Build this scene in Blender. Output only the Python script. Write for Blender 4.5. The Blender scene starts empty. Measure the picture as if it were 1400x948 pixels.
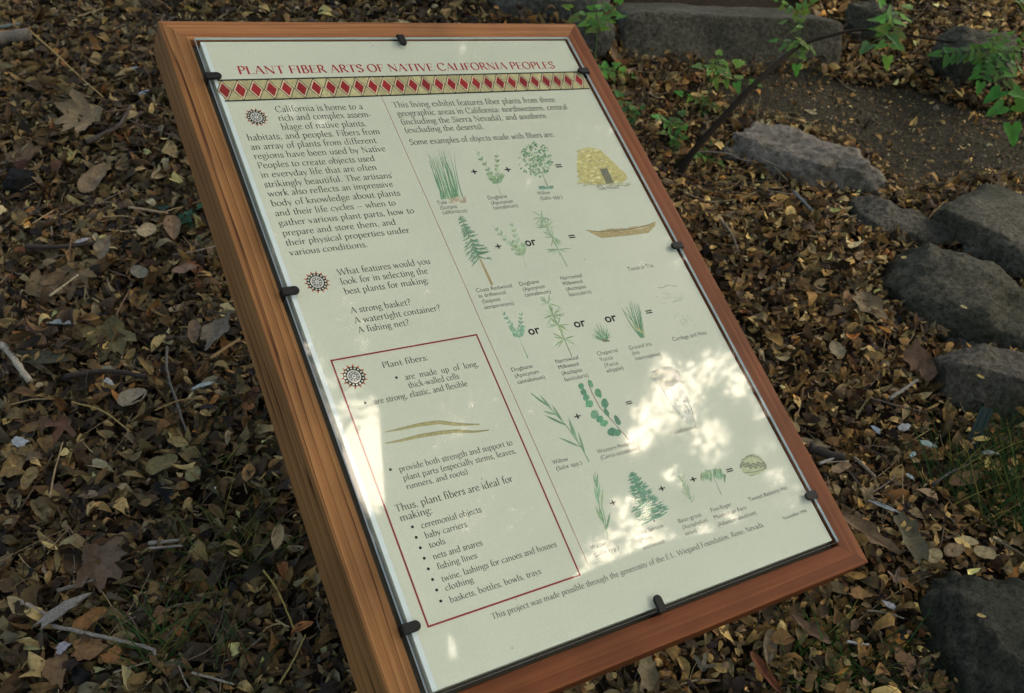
import bpy, bmesh, math, random
import numpy as np
from mathutils import Vector, Matrix, noise

# ------------------------------------------------------------------ camera, sky, sun, exposure
SC = bpy.context.scene
COL = SC.collection
FOC = 1363.77                                   # focal length in photo pixels (1400 wide)
R = np.array([[0.84487, -0.15960, 0.51061],     # camera axes (right, down, forward) in the world
              [-0.52838, -0.39828, 0.74979],
              [0.08370, -0.90327, -0.42083]])
PANEL_Z = 0.5247                                # height of the middle of the sign over its ground
CAM = np.array([-0.68587, -1.01616, 0.48877 + PANEL_Z])
cam = bpy.data.cameras.new('camera')
cam_ob = bpy.data.objects.new('camera', cam)
COL.objects.link(cam_ob)
rot = R @ np.diag([1, -1, -1])
cam_ob.matrix_world = Matrix(np.vstack([np.hstack([rot, CAM[:, None]]), [0, 0, 0, 1]]).tolist())
cam.sensor_width = 36.0
cam.lens = FOC / 1400 * 36.0
cam.clip_start = 0.02
cam.clip_end = 400
cam.dof.use_dof = True
cam.dof.focus_distance = 1.30
cam.dof.aperture_fstop = 9.0
SC.camera = cam_ob

SUN_DIR = Vector((0.52, -0.24, 0.82)).normalized()
world = bpy.data.worlds.new('World')
SC.world = world
world.use_nodes = True
wn = world.node_tree.nodes
sky = wn.new('ShaderNodeTexSky')
sky.sky_type = 'NISHITA'
sky.sun_disc = False
sky.sun_elevation = math.asin(SUN_DIR.z)
sky.sun_rotation = math.atan2(SUN_DIR.x, SUN_DIR.y)
sky.air_density = 1.0
sky.dust_density = 5.0
sky.ozone_density = 1.0
wn['Background'].inputs['Strength'].default_value = 0.15
warm = wn.new('ShaderNodeMix'); warm.data_type = 'RGBA'; warm.blend_type = 'MULTIPLY'   # a milky, warm-grey sky
warm.inputs[0].default_value = 1.0
warm.inputs[7].default_value = (1.0, 0.935, 0.80, 1)
world.node_tree.links.new(sky.outputs[0], warm.inputs[6])
world.node_tree.links.new(warm.outputs[2], wn['Background'].inputs[0])
sun = bpy.data.lights.new('sun', 'SUN')
sun.energy = 0.5
sun.angle = math.radians(62)
sun.color = (1.0, 0.985, 0.96)
sun_ob = bpy.data.objects.new('sun', sun)
COL.objects.link(sun_ob)
sun_ob.rotation_euler = (-SUN_DIR).to_track_quat('-Z', 'Y').to_euler()
SC.view_settings.view_transform = 'Standard'
SC.view_settings.look = 'None'
SC.view_settings.gamma = 1
SC.view_settings.exposure = 1.85
SC.cycles.use_denoising = True
SC.cycles.max_bounces = 6
SC.cycles.diffuse_bounces = 3
SC.cycles.glossy_bounces = 3
SC.cycles.transparent_max_bounces = 8

rng = np.random.default_rng(7)
random.seed(7)

# ------------------------------------------------------------------ helpers
GROUPS = {'leaf': 'single fallen leaves on the bank', 'twig': 'sticks lying in the fallen leaves', 'straw': 'thin straws in the fallen leaves', 'scrap': 'pale scraps of bark and lichen',
          'plant': 'green seedlings in the leaf litter', 'grass': 'grass tufts growing through the leaves', 'rock': 'stones along the path', 'tree': 'trees around the sign'}
def tag(o, label=None, cat=None, group=None, kind=None):
    if label: o['label'] = label
    if cat: o['category'] = cat
    group = group or GROUPS.get(cat)
    if group: o['group'] = group
    if kind: o['kind'] = kind
    return o

def link(o, parent=None):
    COL.objects.link(o)
    if parent is not None: o.parent = parent
    return o

def empty(name, loc=(0, 0, 0)):
    o = bpy.data.objects.new(name, None)
    o.empty_display_size = 0.05
    o.location = loc
    return link(o)

def mesh_from(name, verts, faces, mats, parent=None, colors=None, mat_idx=None, smooth=False):
    """verts (n,3); faces list of tuples or an (m,k) array; colors per vertex (n,3)."""
    me = bpy.data.meshes.new(name)
    v = np.asarray(verts, dtype=np.float32).reshape(-1, 3)
    if isinstance(faces, np.ndarray):
        m, k = faces.shape
        me.vertices.add(len(v)); me.vertices.foreach_set('co', v.ravel())
        me.loops.add(m * k); me.loops.foreach_set('vertex_index', faces.astype(np.int32).ravel())
        me.polygons.add(m)
        me.polygons.foreach_set('loop_start', np.arange(0, m * k, k, dtype=np.int32))
        me.polygons.foreach_set('loop_total', np.full(m, k, dtype=np.int32))
        me.update(calc_edges=True)
    else:
        me.from_pydata(v.tolist(), [], [tuple(f) for f in faces])
    if colors is not None:
        at = me.color_attributes.new('Col', 'FLOAT_COLOR', 'POINT')
        c = np.ones((len(v), 4), dtype=np.float32); c[:, :3] = colors
        at.data.foreach_set('color', c.ravel())
    for m_ in (mats if isinstance(mats, (list, tuple)) else [mats]): me.materials.append(m_)
    if mat_idx is not None: me.polygons.foreach_set('material_index', np.asarray(mat_idx, dtype=np.int32))
    if smooth: me.polygons.foreach_set('use_smooth', np.ones(len(me.polygons), dtype=bool))
    o = bpy.data.objects.new(name, me)
    return link(o, parent)

class Nodes:
    def __init__(s, name):
        s.m = bpy.data.materials.new(name); s.m.use_nodes = True
        s.n = s.m.node_tree.nodes; s.l = s.m.node_tree.links
        s.b = s.n['Principled BSDF']; s.out = s.n['Material Output']
    def new(s, t, **kw):
        x = s.n.new(t)
        for k, v in kw.items():
            if k.startswith('i_'):
                key = k[2:].replace('_', ' ')
                x.inputs[int(key) if key.isdigit() else key].default_value = v
            else: setattr(x, k, v)
        return x
    def wire(s, a, b): s.l.new(a, b)
    def coord(s, scale=(1, 1, 1), out='Object'):
        tc = s.new('ShaderNodeTexCoord'); mp = s.new('ShaderNodeMapping')
        mp.inputs['Scale'].default_value = scale
        s.wire(tc.outputs[out], mp.inputs['Vector']); return mp.outputs[0]
    def noise(s, vec, scale, detail=4, rough=0.6):
        x = s.new('ShaderNodeTexNoise'); x.inputs['Scale'].default_value = scale
        x.inputs['Detail'].default_value = detail; x.inputs['Roughness'].default_value = rough
        s.wire(vec, x.inputs['Vector']); return x.outputs['Fac']
    def ramp(s, fac, stops):
        x = s.new('ShaderNodeValToRGB'); e = x.color_ramp.elements
        while len(e) < len(stops): e.new(0.5)
        for q, (p, c) in zip(e, stops): q.position = p; q.color = (*c, 1)
        s.wire(fac, x.inputs[0]); return x.outputs[0]
    def mix(s, fac, a, b, mode='MIX'):
        x = s.new('ShaderNodeMix', data_type='RGBA', blend_type=mode)
        for val, idx in ((fac, 0), (a, 6), (b, 7)):
            if isinstance(val, (int, float)): x.inputs[idx].default_value = val
            elif isinstance(val, tuple): x.inputs[idx].default_value = (*val, 1)
            else: s.wire(val, x.inputs[idx])
        return x.outputs[2]
    def bump(s, h, strength=0.3, dist=0.01):
        x = s.new('ShaderNodeBump'); x.inputs['Strength'].default_value = strength
        x.inputs['Distance'].default_value = dist
        s.wire(h, x.inputs['Height']); s.wire(x.outputs[0], s.b.inputs['Normal'])
    def base(s, c):
        if isinstance(c, tuple): s.b.inputs['Base Color'].default_value = (*c, 1)
        else: s.wire(c, s.b.inputs['Base Color'])
    def rough(s, r): s.b.inputs['Roughness'].default_value = r
    def spec(s, r): s.b.inputs['Specular IOR Level'].default_value = r

def plain(name, c, rough=0.6, spec=0.5):
    k = Nodes(name); k.base(c); k.rough(rough); k.spec(spec); return k.m

def colour_attr(name, rough=0.7, spec=0.3, translucent=0.0, var=0.25, vscale=120.0):
    """colour stored on the mesh, broken up by fine noise"""
    k = Nodes(name)
    a = k.new('ShaderNodeAttribute', attribute_name='Col')
    n = k.noise(k.coord(), vscale, 3)
    lo, hi = 1 - var, 1 + var
    f = k.ramp(n, [(0.3, (lo, lo, lo)), (0.7, (hi, hi, hi))])
    c = k.mix(1.0, a.outputs['Color'], f, 'MULTIPLY')
    k.base(c); k.rough(rough); k.spec(spec)
    if translucent > 0:
        t = k.new('ShaderNodeBsdfTranslucent'); k.wire(c, t.inputs[0])
        mx = k.new('ShaderNodeMixShader'); mx.inputs[0].default_value = translucent
        k.wire(k.b.outputs[0], mx.inputs[1]); k.wire(t.outputs[0], mx.inputs[2]); k.wire(mx.outputs[0], k.out.inputs[0])
    return k.m

def rays(px):
    px = np.atleast_2d(np.asarray(px, float))
    d = np.stack([(px[:, 0] - 700) / FOC, (px[:, 1] - 474) / FOC, np.ones(len(px))], 1)
    return d @ R.T

# ------------------------------------------------------------------ terrain
def ground_z(x, y):
    """a wooded bank that rises behind and to the right of the sign and levels off further out"""
    x = np.asarray(x, float); y = np.asarray(y, float)
    q = 0.2585 * x + 0.3164 * y
    z = np.where(q > 0.9, 0.9 + 0.5 * (1 - np.exp(-(q - 0.9) / 0.5)), np.where(q < -0.5, -0.5 - 0.4 * (1 - np.exp((q + 0.5) / 0.4)), q))
    z = z + 0.012 * np.sin(5.1 * x + 1.3) * np.cos(4.3 * y) + 0.008 * np.sin(9.7 * x - 6.1 * y) + 0.005 * np.sin(17 * x + 13 * y)
    # the trodden path lies a little lower than the bank
    d2 = ((x - 1.75) / 0.75) ** 2 + ((y - 0.72) / 0.42) ** 2
    return z - 0.05 * np.exp(-d2)

def ground_normal(x, y, e=0.01):
    gx = (ground_z(x + e, y) - ground_z(x - e, y)) / (2 * e)
    gy = (ground_z(x, y + e) - ground_z(x, y - e)) / (2 * e)
    n = np.stack([-gx, -gy, np.ones_like(gx)], -1)
    return n / np.linalg.norm(n, axis=-1, keepdims=True)

def at(px, py, lift=0.0):
    """the point of the ground seen at a photo pixel"""
    d = rays((px, py))[0]
    t0, t1 = 0.3, 0.3
    for i in range(400):
        t1 = t0 + 0.02
        p = CAM + d * t1
        if p[2] < ground_z(p[0], p[1]) + lift: break
        t0 = t1
    for i in range(20):
        tm = (t0 + t1) / 2; p = CAM + d * tm
        if p[2] < ground_z(p[0], p[1]) + lift: t1 = tm
        else: t0 = tm
    return CAM + d * t1

def scale_at(px, py):
    """metres per photo pixel on the ground there"""
    p = at(px, py); return float((p - CAM) @ R[:, 2]) / FOC

def make_ground():
    k = Nodes('forest_soil')
    v = k.coord(); n1 = k.noise(v, 9, 6, 0.7); n2 = k.noise(v, 70, 5, 0.7)
    c = k.ramp(n1, [(0.3, (0.012, 0.009, 0.005)), (0.7, (0.035, 0.026, 0.014))])
    k.base(k.mix(0.5, c, k.ramp(n2, [(0.3, (0.008, 0.007, 0.004)), (0.75, (0.06, 0.045, 0.024))])))
    k.rough(0.95); k.spec(0.1); k.bump(n2, 0.9, 0.01)
    # fine near the sign, coarse out to the horizon
    s = np.sinh(np.linspace(-5.2, 5.2, 301)) / math.sinh(5.2) * 150
    X, Y = np.meshgrid(s + 0.6, s + 0.4, indexing='ij')
    V = np.stack([X, Y, ground_z(X, Y)], -1).reshape(-1, 3)
    i = np.arange(300)[:, None] * 301 + np.arange(300)[None, :]
    F = np.stack([i, i + 301, i + 302, i + 1], -1).reshape(-1, 4)
    o = mesh_from('ground', V, F, k.m, smooth=True)
    tag(o, kind='structure')
make_ground()

PATH_PX = [(958, 128), (1010, 112), (1075, 100), (1130, 112), (1185, 122), (1250, 126), (1300, 148), (1350, 158), (1440, 176), (1500, 230),
           (1470, 268), (1400, 246), (1330, 240), (1285, 258), (1240, 262), (1195, 225), (1150, 195), (1110, 178), (1060, 166), (1010, 160)]
PATH_XY = np.array([at(*p)[:2] for p in PATH_PX])
def in_poly(x, y, poly):
    x = np.asarray(x); y = np.asarray(y); r = np.zeros(x.shape, bool)
    j = len(poly) - 1
    for i in range(len(poly)):
        xi, yi = poly[i]; xj, yj = poly[j]
        r ^= ((yi > y) != (yj > y)) & (x < (xj - xi) * (y - yi) / (yj - yi + 1e-12) + xi)
        j = i
    return r
def make_path():
    k = Nodes('trodden_dirt')
    v = k.coord(); n1 = k.noise(v, 6, 5, 0.65); n2 = k.noise(v, 160, 4, 0.7)
    c = k.ramp(n1, [(0.3, (0.042, 0.036, 0.022)), (0.7, (0.082, 0.071, 0.045))])
    k.base(k.mix(0.55, c, k.ramp(n2, [(0.35, (0.016, 0.013, 0.009)), (0.7, (0.095, 0.083, 0.055))])))
    k.rough(0.95); k.spec(0.1); k.bump(n2, 0.5, 0.004)
    lo = PATH_XY.min(0); hi = PATH_XY.max(0); st = 0.015
    xs = np.arange(lo[0], hi[0], st); ys = np.arange(lo[1], hi[1], st)
    X, Y = np.meshgrid(xs, ys, indexing='ij')
    Z = ground_z(X, Y) + 0.004
    V = np.stack([X, Y, Z], -1).reshape(-1, 3); n = len(ys)
    i = (np.arange(len(xs) - 1)[:, None] * n + np.arange(n - 1)[None, :])
    keep = in_poly(X[:-1, :-1] + st / 2, Y[:-1, :-1] + st / 2, PATH_XY)
    i = i[keep]
    F = np.stack([i, i + n, i + n + 1, i + 1], -1)
    used = np.unique(F); mp = np.full(len(V), -1); mp[used] = np.arange(len(used))
    o = mesh_from('path', V[used], mp[F], k.m, smooth=True)
    tag(o, kind='structure')
make_path()

# ------------------------------------------------------------------ rocks
def rock_material(name, c0, c1, c2, moss=0.0, scale=14):
    k = Nodes(name)
    v = k.coord(); n1 = k.noise(v, scale, 7, 0.65); n2 = k.noise(v, scale * 7, 5, 0.75); n3 = k.noise(v, scale * 0.35, 3)
    c = k.ramp(n1, [(0.3, c0), (0.52, c1), (0.72, c2)])
    c = k.mix(0.6, c, k.ramp(n2, [(0.34, tuple(q * 0.25 for q in c0)), (0.68, tuple(min(0.6, q * 1.5) for q in c2))]))
    if moss: c = k.mix(k.ramp(n3, [(0.42, (0, 0, 0)), (0.62, (moss, moss, moss))]), c, (0.022, 0.03, 0.012))
    k.base(c); k.rough(0.9); k.spec(0.2)
    mx = k.new('ShaderNodeMath', operation='ADD'); k.wire(n1, mx.inputs[0]); k.wire(n2, mx.inputs[1])
    k.bump(mx.outputs[0], 1.0, 0.02)
    return k.m
ROCK = {
    'grey': rock_material('grey_stone', (0.07, 0.068, 0.052), (0.13, 0.125, 0.10), (0.21, 0.205, 0.17), 0.35),
    'pink': rock_material('pinkish_stone', (0.12, 0.105, 0.078), (0.215, 0.188, 0.148), (0.31, 0.28, 0.225), 0.15, 9),
    'dark': rock_material('dark_stone', (0.034, 0.032, 0.020), (0.086, 0.080, 0.055), (0.185, 0.174, 0.125), 0.5),
    'mossy': rock_material('mossy_stone', (0.016, 0.019, 0.011), (0.042, 0.044, 0.029), (0.115, 0.115, 0.085), 0.7, 22),
    'brown': rock_material('brown_stone', (0.050, 0.046, 0.031), (0.105, 0.097, 0.070), (0.19, 0.175, 0.135), 0.3),
    'black': rock_material('black_stone', (0.006, 0.007, 0.006), (0.014, 0.015, 0.013), (0.03, 0.03, 0.027), 0.0, 30),
}
ROCKS = []
def rock(a, b, width, height, mat, label, seed, power=3.2, rough=0.17, sink=0.3, cat='rock', name='rock', tilt=0.0, flat=0.0, lean=0.0, facets=16):
    """a stone whose long axis runs between two photo pixels on the ground; width and height in metres"""
    pa, pb = at(*a), at(*b)
    c = (pa + pb) / 2; L = float(np.linalg.norm(pb - pa)) / 2
    ax = (pb - pa) / (2 * L); up = ground_normal(c[0], c[1]) * (1 - flat) + np.array([0, 0, 1]) * flat
    up = up - ax * (up @ ax); up /= np.linalg.norm(up); sd = np.cross(up, ax)
    if lean: up2 = up * math.cos(lean) + sd * math.sin(lean); sd = np.cross(up2, ax); up = up2
    bm = bmesh.new(); bmesh.ops.create_cube(bm, size=2)
    bmesh.ops.subdivide_edges(bm, edges=bm.edges[:], cuts=31, use_grid_fill=True)
    V = np.array([v.co[:] for v in bm.verts]); F = np.array([[w.index for w in f.verts] for f in bm.faces]); bm.free()
    r = (np.abs(V) ** power).sum(1) ** (1 / power); S = V / r[:, None]
    rr = random.Random(seed)
    for _ in range(facets):                         # broken faces
        n = np.array([rr.gauss(0, 1), rr.gauss(0, 1), rr.gauss(0, .8)]); n /= np.linalg.norm(n)
        dpt = (S @ n); lim = dpt.max() * rr.uniform(.70, .93); S = S - np.maximum(0, dpt - lim)[:, None] * n * .92
    out = []
    dims = np.array([L, width / 2, height / 2]); m = dims.mean()
    off = Vector((seed * 7.3, seed * 3.1, seed * 5.7))
    for s in S:
        p = s * dims
        q = Vector(p) / m
        d = noise.fractal(q * 1.3 + off, 0.8, 2.1, 5) * rough
        d += (noise.noise(q * 7 + off)) * rough * 0.22 + noise.ridged_multi_fractal(q * 2.6 + off, 1.0, 2.0, 4, 1.0, 2.0) * rough * .10
        out.append(p * (1 + d) + s * d * m * 0.3)
    out = np.array(out)
    W_ = c + up * (height / 2 - sink * height) + out[:, 0:1] * ax + out[:, 1:2] * sd + out[:, 2:3] * up
    base = np.array([c[0], c[1], float(ground_z(c[0], c[1]))])
    o = mesh_from(name, W_ - base, F, ROCK[mat], smooth=True)
    o.location = base
    tag(o, label, cat)
    ROCKS.append((c[:2], ax[:2] / np.linalg.norm(ax[:2]), L, width / 2))
    return o
rock((836, 22), (1116, 34), 0.50, 0.16, 'dark', 'long dark stone step slab with a pale flat top behind the sign', 3, 9, 0.03, 0.79, 'step', 'stone_step', flat=1.0, facets=7)
rock((660, 8), (836, 20), 0.22, 0.12, 'grey', 'pale grey stone block at the left end of the dark step slab', 11, 5, 0.08, 0.3)
rock((772, 66), (836, 72), 0.09, 0.12, 'grey', 'small upright grey stone behind the top right corner of the sign', 29, 3.5, 0.12, 0.3)
rock((1002, 198), (1212, 268), 0.15, 0.11, 'pink', 'long pale path edging stone with a pinkish patch', 5, 2.8, 0.14, 0.35)
rock((1150, 296), (1296, 336), 0.13, 0.085, 'brown', 'rounded brown grey edging stone between the pale stone and the big dark one', 8, 2.6, 0.13, 0.4)
rock((1196, 366), (1430, 480), 0.19, 0.115, 'dark', 'big dark flat topped edging stone with a few yellow leaves on it', 13, 3.2, 0.11, 0.40, lean=-0.15)
rock((1306, 286), (1510, 408), 0.25, 0.085, 'dark', 'large dark slab with a flat top at the right edge beside the path', 17, 7, 0.06, 0.3, facets=6, flat=.8)
rock((1308, 352), (1346, 360), 0.05, 0.05, 'grey', 'small grey stone wedged between the dark slab and the edging stones', 19, 2.4, 0.15, 0.3, name='stone')
rock((1292, 470), (1344, 484), 0.05, 0.035, 'grey', 'thin flat grey stone below the big dark edging stone', 21, 3.0, 0.12, 0.3, name='stone')
rock((1276, 528), (1450, 562), 0.13, 0.13, 'brown', 'broad upright brown grey stone behind the green stake', 23, 5.0, 0.09, 0.35, lean=0.1)
rock((1266, 905), (1510, 935), 0.27, 0.16, 'mossy', 'big rough mossy boulder in the lower right corner', 31, 2.9, 0.17, 0.36, 'boulder', 'boulder')
rock((1262, 92), (1385, 122), 0.16, 0.16, 'dark', 'dark rounded rock under the end of the arching branch', 37, 3.0, 0.12, 0.25)
rock((1148, 40), (1225, 52), 0.12, 0.12, 'dark', 'dim dark rock behind the middle of the arching branch', 41, 3.0, 0.14, 0.3)
rock((980, 216), (1012, 220), 0.035, 0.04, 'grey', 'small grey stone beside the foot of the arching branch', 43, 2.6, 0.15, 0.3, name='stone')
rock((12, 262), (54, 264), 0.06, 0.06, 'black', 'black lump of stone lying in the leaves at the left edge', 47, 3.0, 0.13, 0.2, name='stone')
rock((164, 341), (200, 346), 0.03, 0.03, 'black', 'flat black stone in the leaves left of the middle of the frame', 53, 4.0, 0.1, 0.2, name='stone')
rock((1226, 874), (1250, 876), 0.022, 0.022, 'grey', 'little blue grey pebble left of the mossy boulder', 59, 2.6, 0.1, 0.2, name='pebble')
rock((866, 78), (880, 79), 0.02, 0.025, 'grey', 'small pebble at the foot of the dark step slab', 61, 2.6, 0.1, 0.2, name='pebble')

# ------------------------------------------------------------------ the sign
# panel frame: x along the top edge, y up the board, z out of its face; origin in the middle of the frame's face
PU = np.array([1.0, 0, 0]); TILT = math.radians(36)
PV = np.array([0, math.cos(TILT), math.sin(TILT)]); PN = np.array([0, -math.sin(TILT), math.cos(TILT)])
PC = np.array([0, 0, PANEL_Z])
FW, FH = 0.68, 0.68 * 1.42047                    # outside of the wooden frame
RAIL = 0.05 * FW
PAPER_H = 0.0026
CAM_P = np.array([(CAM - PC) @ PU, (CAM - PC) @ PV, (CAM - PC) @ PN])
def P(px, py, h=PAPER_H):
    """where the sheet lies under a photo pixel, in panel metres"""
    d = rays(np.stack([np.atleast_1d(px), np.atleast_1d(py)], -1))
    d = np.stack([d @ PU, d @ PV, d @ PN], -1)
    t = (h - CAM_P[2]) / d[:, 2]
    return (CAM_P + d * t[:, None])[:, :2]
PANEL_M = Matrix(((PU[0], PV[0], PN[0], 0), (PU[1], PV[1], PN[1], 0), (PU[2], PV[2], PN[2], PANEL_Z), (0, 0, 0, 1)))

sign = empty('information_sign', (0, 0, 0))
tag(sign, 'framed wooden information sign with a cream printed sheet under glass', 'sign')

def on_panel(o, x=0, y=0, z=0, rotz=0.0):
    o.matrix_basis = PANEL_M @ Matrix.Translation((x, y, z)) @ Matrix.Rotation(rotz, 4, 'Z')
    return o

def wood(name, light, mid, dark, period, contrast, seed):
    k = Nodes(name)
    v = k.coord((1, 1, 1))
    mp = k.new('ShaderNodeMapping'); mp.inputs['Location'].default_value = (seed, seed * .37, seed * .11); k.wire(v, mp.inputs[0])
    st = k.new('ShaderNodeMapping'); st.inputs['Scale'].default_value = (1.0, 48, 48); k.wire(mp.outputs[0], st.inputs[0])
    warp = k.noise(st.outputs[0], 1.6, 2, 0.5)
    sep = k.new('ShaderNodeSeparateXYZ'); k.wire(mp.outputs[0], sep.inputs[0])
    def math_(op, a, b):
        x = k.new('ShaderNodeMath', operation=op)
        for q, i in ((a, 0), (b, 1)):
            if isinstance(q, (int, float)): x.inputs[i].default_value = q
            else: k.wire(q, x.inputs[i])
        return x.outputs[0]
    yy = math_('ADD', sep.outputs[1], math_('MULTIPLY', sep.outputs[2], 0.55))
    ph = math_('ADD', math_('DIVIDE', yy, period), math_('MULTIPLY', warp, 1.9))
    ph = math_('FRACT', ph, 0.0)
    rings = k.ramp(ph, [(0.0, light), (0.55, mid), (0.86, tuple(m * 0.85 + d * 0.15 for m, d in zip(mid, dark))), (0.945, tuple(m * (1 - contrast) + d * contrast for m, d in zip(mid, dark))), (1.0, light)])
    fs = k.new('ShaderNodeMapping'); fs.inputs['Scale'].default_value = (6, 260, 260); k.wire(mp.outputs[0], fs.inputs[0])
    fib = k.noise(fs.outputs[0], 1.0, 4, 0.7)
    c = k.mix(1.0, rings, k.ramp(fib, [(0.25, (0.68, 0.66, 0.64)), (0.7, (1.12, 1.1, 1.08))]), 'MULTIPLY')
    bl = k.noise(mp.outputs[0], 7, 3, 0.5)
    c = k.mix(1.0, c, k.ramp(bl, [(0.28, (0.66, 0.66, 0.66)), (0.5, (0.98, 0.97, 0.96)), (0.72, (1.14, 1.12, 1.10))]), 'MULTIPLY')
    k.base(c); k.rough(0.62); k.spec(0.14)
    k.bump(fib, 0.25, 0.001)
    return k.m
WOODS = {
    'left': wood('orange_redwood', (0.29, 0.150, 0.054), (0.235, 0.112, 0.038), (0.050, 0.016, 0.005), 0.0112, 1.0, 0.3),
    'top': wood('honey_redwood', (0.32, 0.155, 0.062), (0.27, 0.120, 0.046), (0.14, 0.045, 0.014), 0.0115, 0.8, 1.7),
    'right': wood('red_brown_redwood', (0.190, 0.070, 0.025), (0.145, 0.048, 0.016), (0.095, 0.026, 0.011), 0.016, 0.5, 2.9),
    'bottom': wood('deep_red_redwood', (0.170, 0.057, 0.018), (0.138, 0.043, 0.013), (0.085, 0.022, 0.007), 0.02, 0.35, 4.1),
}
def rail(which, label):
    """one mitred side of the frame, built along its own x axis, outer edge at y = 0, face at z = 0; the box is deeper at its foot"""
    L = FW if which in ('top', 'bottom') else FH
    deep = lambda t: 0.056 + 0.032 * t              # t = 0 at the top of the sign, 1 at its foot
    t0, t1 = {'top': (0, 0), 'bottom': (1, 1), 'left': (0, 1), 'right': (1, 0)}[which]
    r = 0.0016
    prof = [(0, -1), (0, -r), (r * .3, -r * .3), (r, 0), (RAIL - r, 0), (RAIL - r * .3, -r * .3), (RAIL, -r), (RAIL, -1)]
    V = []
    nseg = 24
    for i in range(nseg + 1):
        s = i / nseg
        for y, z in prof:
            xa, xb = y + 0.00015, L - y - 0.00015
            x = xa + (xb - xa) * s
            d = deep(t0 + (t1 - t0) * x / L)
            wob = 0.0003 * math.sin(x * 21 + y * 90)
            V.append((x, y, -d if z == -1 else z + wob * (1 if y > RAIL / 2 else .4)))
    n = len(prof); F = []
    for i in range(nseg):
        for j in range(n):
            F.append((i * n + j, i * n + (j + 1) % n, (i + 1) * n + (j + 1) % n, (i + 1) * n + j))
    F.append(tuple(range(n))); F.append(tuple(nseg * n + j for j in reversed(range(n))))
    V = np.array(V)
    # local y runs inwards; turn it so that it lies on its side of the board
    o = mesh_from('frame_rail', V, [f[::-1] for f in F], WOODS[which], sign)
    bm = bmesh.new(); bm.from_mesh(o.data); bmesh.ops.recalc_face_normals(bm, faces=bm.faces[:]); bm.to_mesh(o.data); bm.free()
    x0, y0 = FW / 2, FH / 2
    if which == 'bottom': on_panel(o, -x0, -y0, 0, 0)
    if which == 'top': on_panel(o, x0, y0, 0, math.pi)
    if which == 'left': on_panel(o, -x0, y0, 0, -math.pi / 2)
    if which == 'right': on_panel(o, x0, -y0, 0, math.pi / 2)
    o['label'] = label
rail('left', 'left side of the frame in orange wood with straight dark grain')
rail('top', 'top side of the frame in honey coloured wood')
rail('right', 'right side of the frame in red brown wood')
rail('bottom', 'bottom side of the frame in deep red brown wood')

def box_on(name, x0, x1, y0, y1, z0, z1, mat, parent=None, bevel=0.0):
    bm = bmesh.new(); bmesh.ops.create_cube(bm, size=1)
    for v in bm.verts:
        v.co = ((x0 + x1) / 2 + v.co.x * (x1 - x0), (y0 + y1) / 2 + v.co.y * (y1 - y0), (z0 + z1) / 2 + v.co.z * (z1 - z0))
    if bevel: bmesh.ops.bevel(bm, geom=bm.edges[:], offset=bevel, segments=2, affect='EDGES')
    me = bpy.data.meshes.new(name); bm.to_mesh(me); bm.free()
    for m_ in (mat if isinstance(mat, list) else [mat]): me.materials.append(m_)
    o = link(bpy.data.objects.new(name, me), parent)
    return o
DARK = plain('blackened_board', (0.045, 0.040, 0.024), 0.8)
on_panel(box_on('backing_board', -FW / 2 + RAIL * .9, FW / 2 - RAIL * .9, -FH / 2 + RAIL * .9, FH / 2 - RAIL * .9, -0.030, -0.0125, DARK, sign))
POSTW = wood('weathered_post_wood', (0.16, 0.075, 0.034), (0.12, 0.055, 0.025), (0.05, 0.02, 0.009), 0.012, 0.8, 6.3)
po = box_on('post', -0.045, 0.045, -0.045, 0.045, -0.25, 0.50, POSTW, sign, 0.003); po.location = (0.0, 0.13, float(ground_z(0, .13)))
br = box_on('bracket', -0.18, 0.18, -0.10, 0.10, -0.070, -0.031, POSTW, sign, 0.003); on_panel(br, 0, 0.13, 0)

# ---- printed sheet
k = Nodes('cream_print_paper')
v = k.coord(); n1 = k.noise(v, 6, 3); n2 = k.noise(v, 900, 2, 0.8)
c = k.ramp(n1, [(0.3, (0.565, 0.58, 0.465)), (0.7, (0.60, 0.61, 0.495))])
c = k.mix(1.0, c, k.ramp(n2, [(0.3, (0.90, 0.90, 0.90)), (0.7, (1.06, 1.06, 1.06))]), 'MULTIPLY')
vo = k.new('ShaderNodeTexVoronoi'); vo.inputs['Scale'].default_value = 26; k.wire(v, vo.inputs['Vector'])   # specks of dirt
c = k.mix(k.ramp(vo.outputs['Distance'], [(0.018, (0.75, 0.75, 0.75)), (0.03, (0, 0, 0))]), c, (0.16, 0.15, 0.11))
k.base(c); k.rough(0.55); k.spec(0.2); PAPER = k.m
PX0, PX1 = -0.4333 * FW, 0.4365 * FW
PY1, PY0 = FH / 2 - 0.0600 * FW, FH / 2 - 1.3580 * FW
sheet = on_panel(box_on('printed_panel', PX0, PX1, PY0, PY1, -0.0120, PAPER_H, PAPER, sign))

EDGE_GLINT = plain('painted_edge_glint', (0.60, 0.66, 0.67), 0.3, 0.5)  # pale strip painted in for the sky glint along the glass edge
o = mesh_from('glint_strip', [(PX0 - .0005, PY0, 0), (PX0 + .0052, PY0, 0), (PX0 + .0052, PY1, 0), (PX0 - .0005, PY1, 0)], [(0, 1, 2, 3)], EDGE_GLINT, sheet); o.location = (0, 0, PAPER_H + 0.00008)
INK = plain('dark_green_grey_ink', (0.030, 0.036, 0.024), 0.6, 0.2)
BLACK_INK = plain('black_ink', (0.012, 0.012, 0.011), 0.6, 0.2)
CAP_INK = plain('grey_black_ink', (0.045, 0.048, 0.040), 0.6, 0.2)
RED_INK = plain('brick_red_ink', (0.36, 0.022, 0.022), 0.6, 0.2)
RED_LINE = plain('dull_red_ink', (0.25, 0.022, 0.024), 0.6, 0.2)
PINK_LINE = plain('thin_red_ink', (0.34, 0.11, 0.09), 0.6, 0.2)
PAINT = colour_attr('watercolour', 0.6, 0.2, 0, 0.22, 260)

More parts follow.
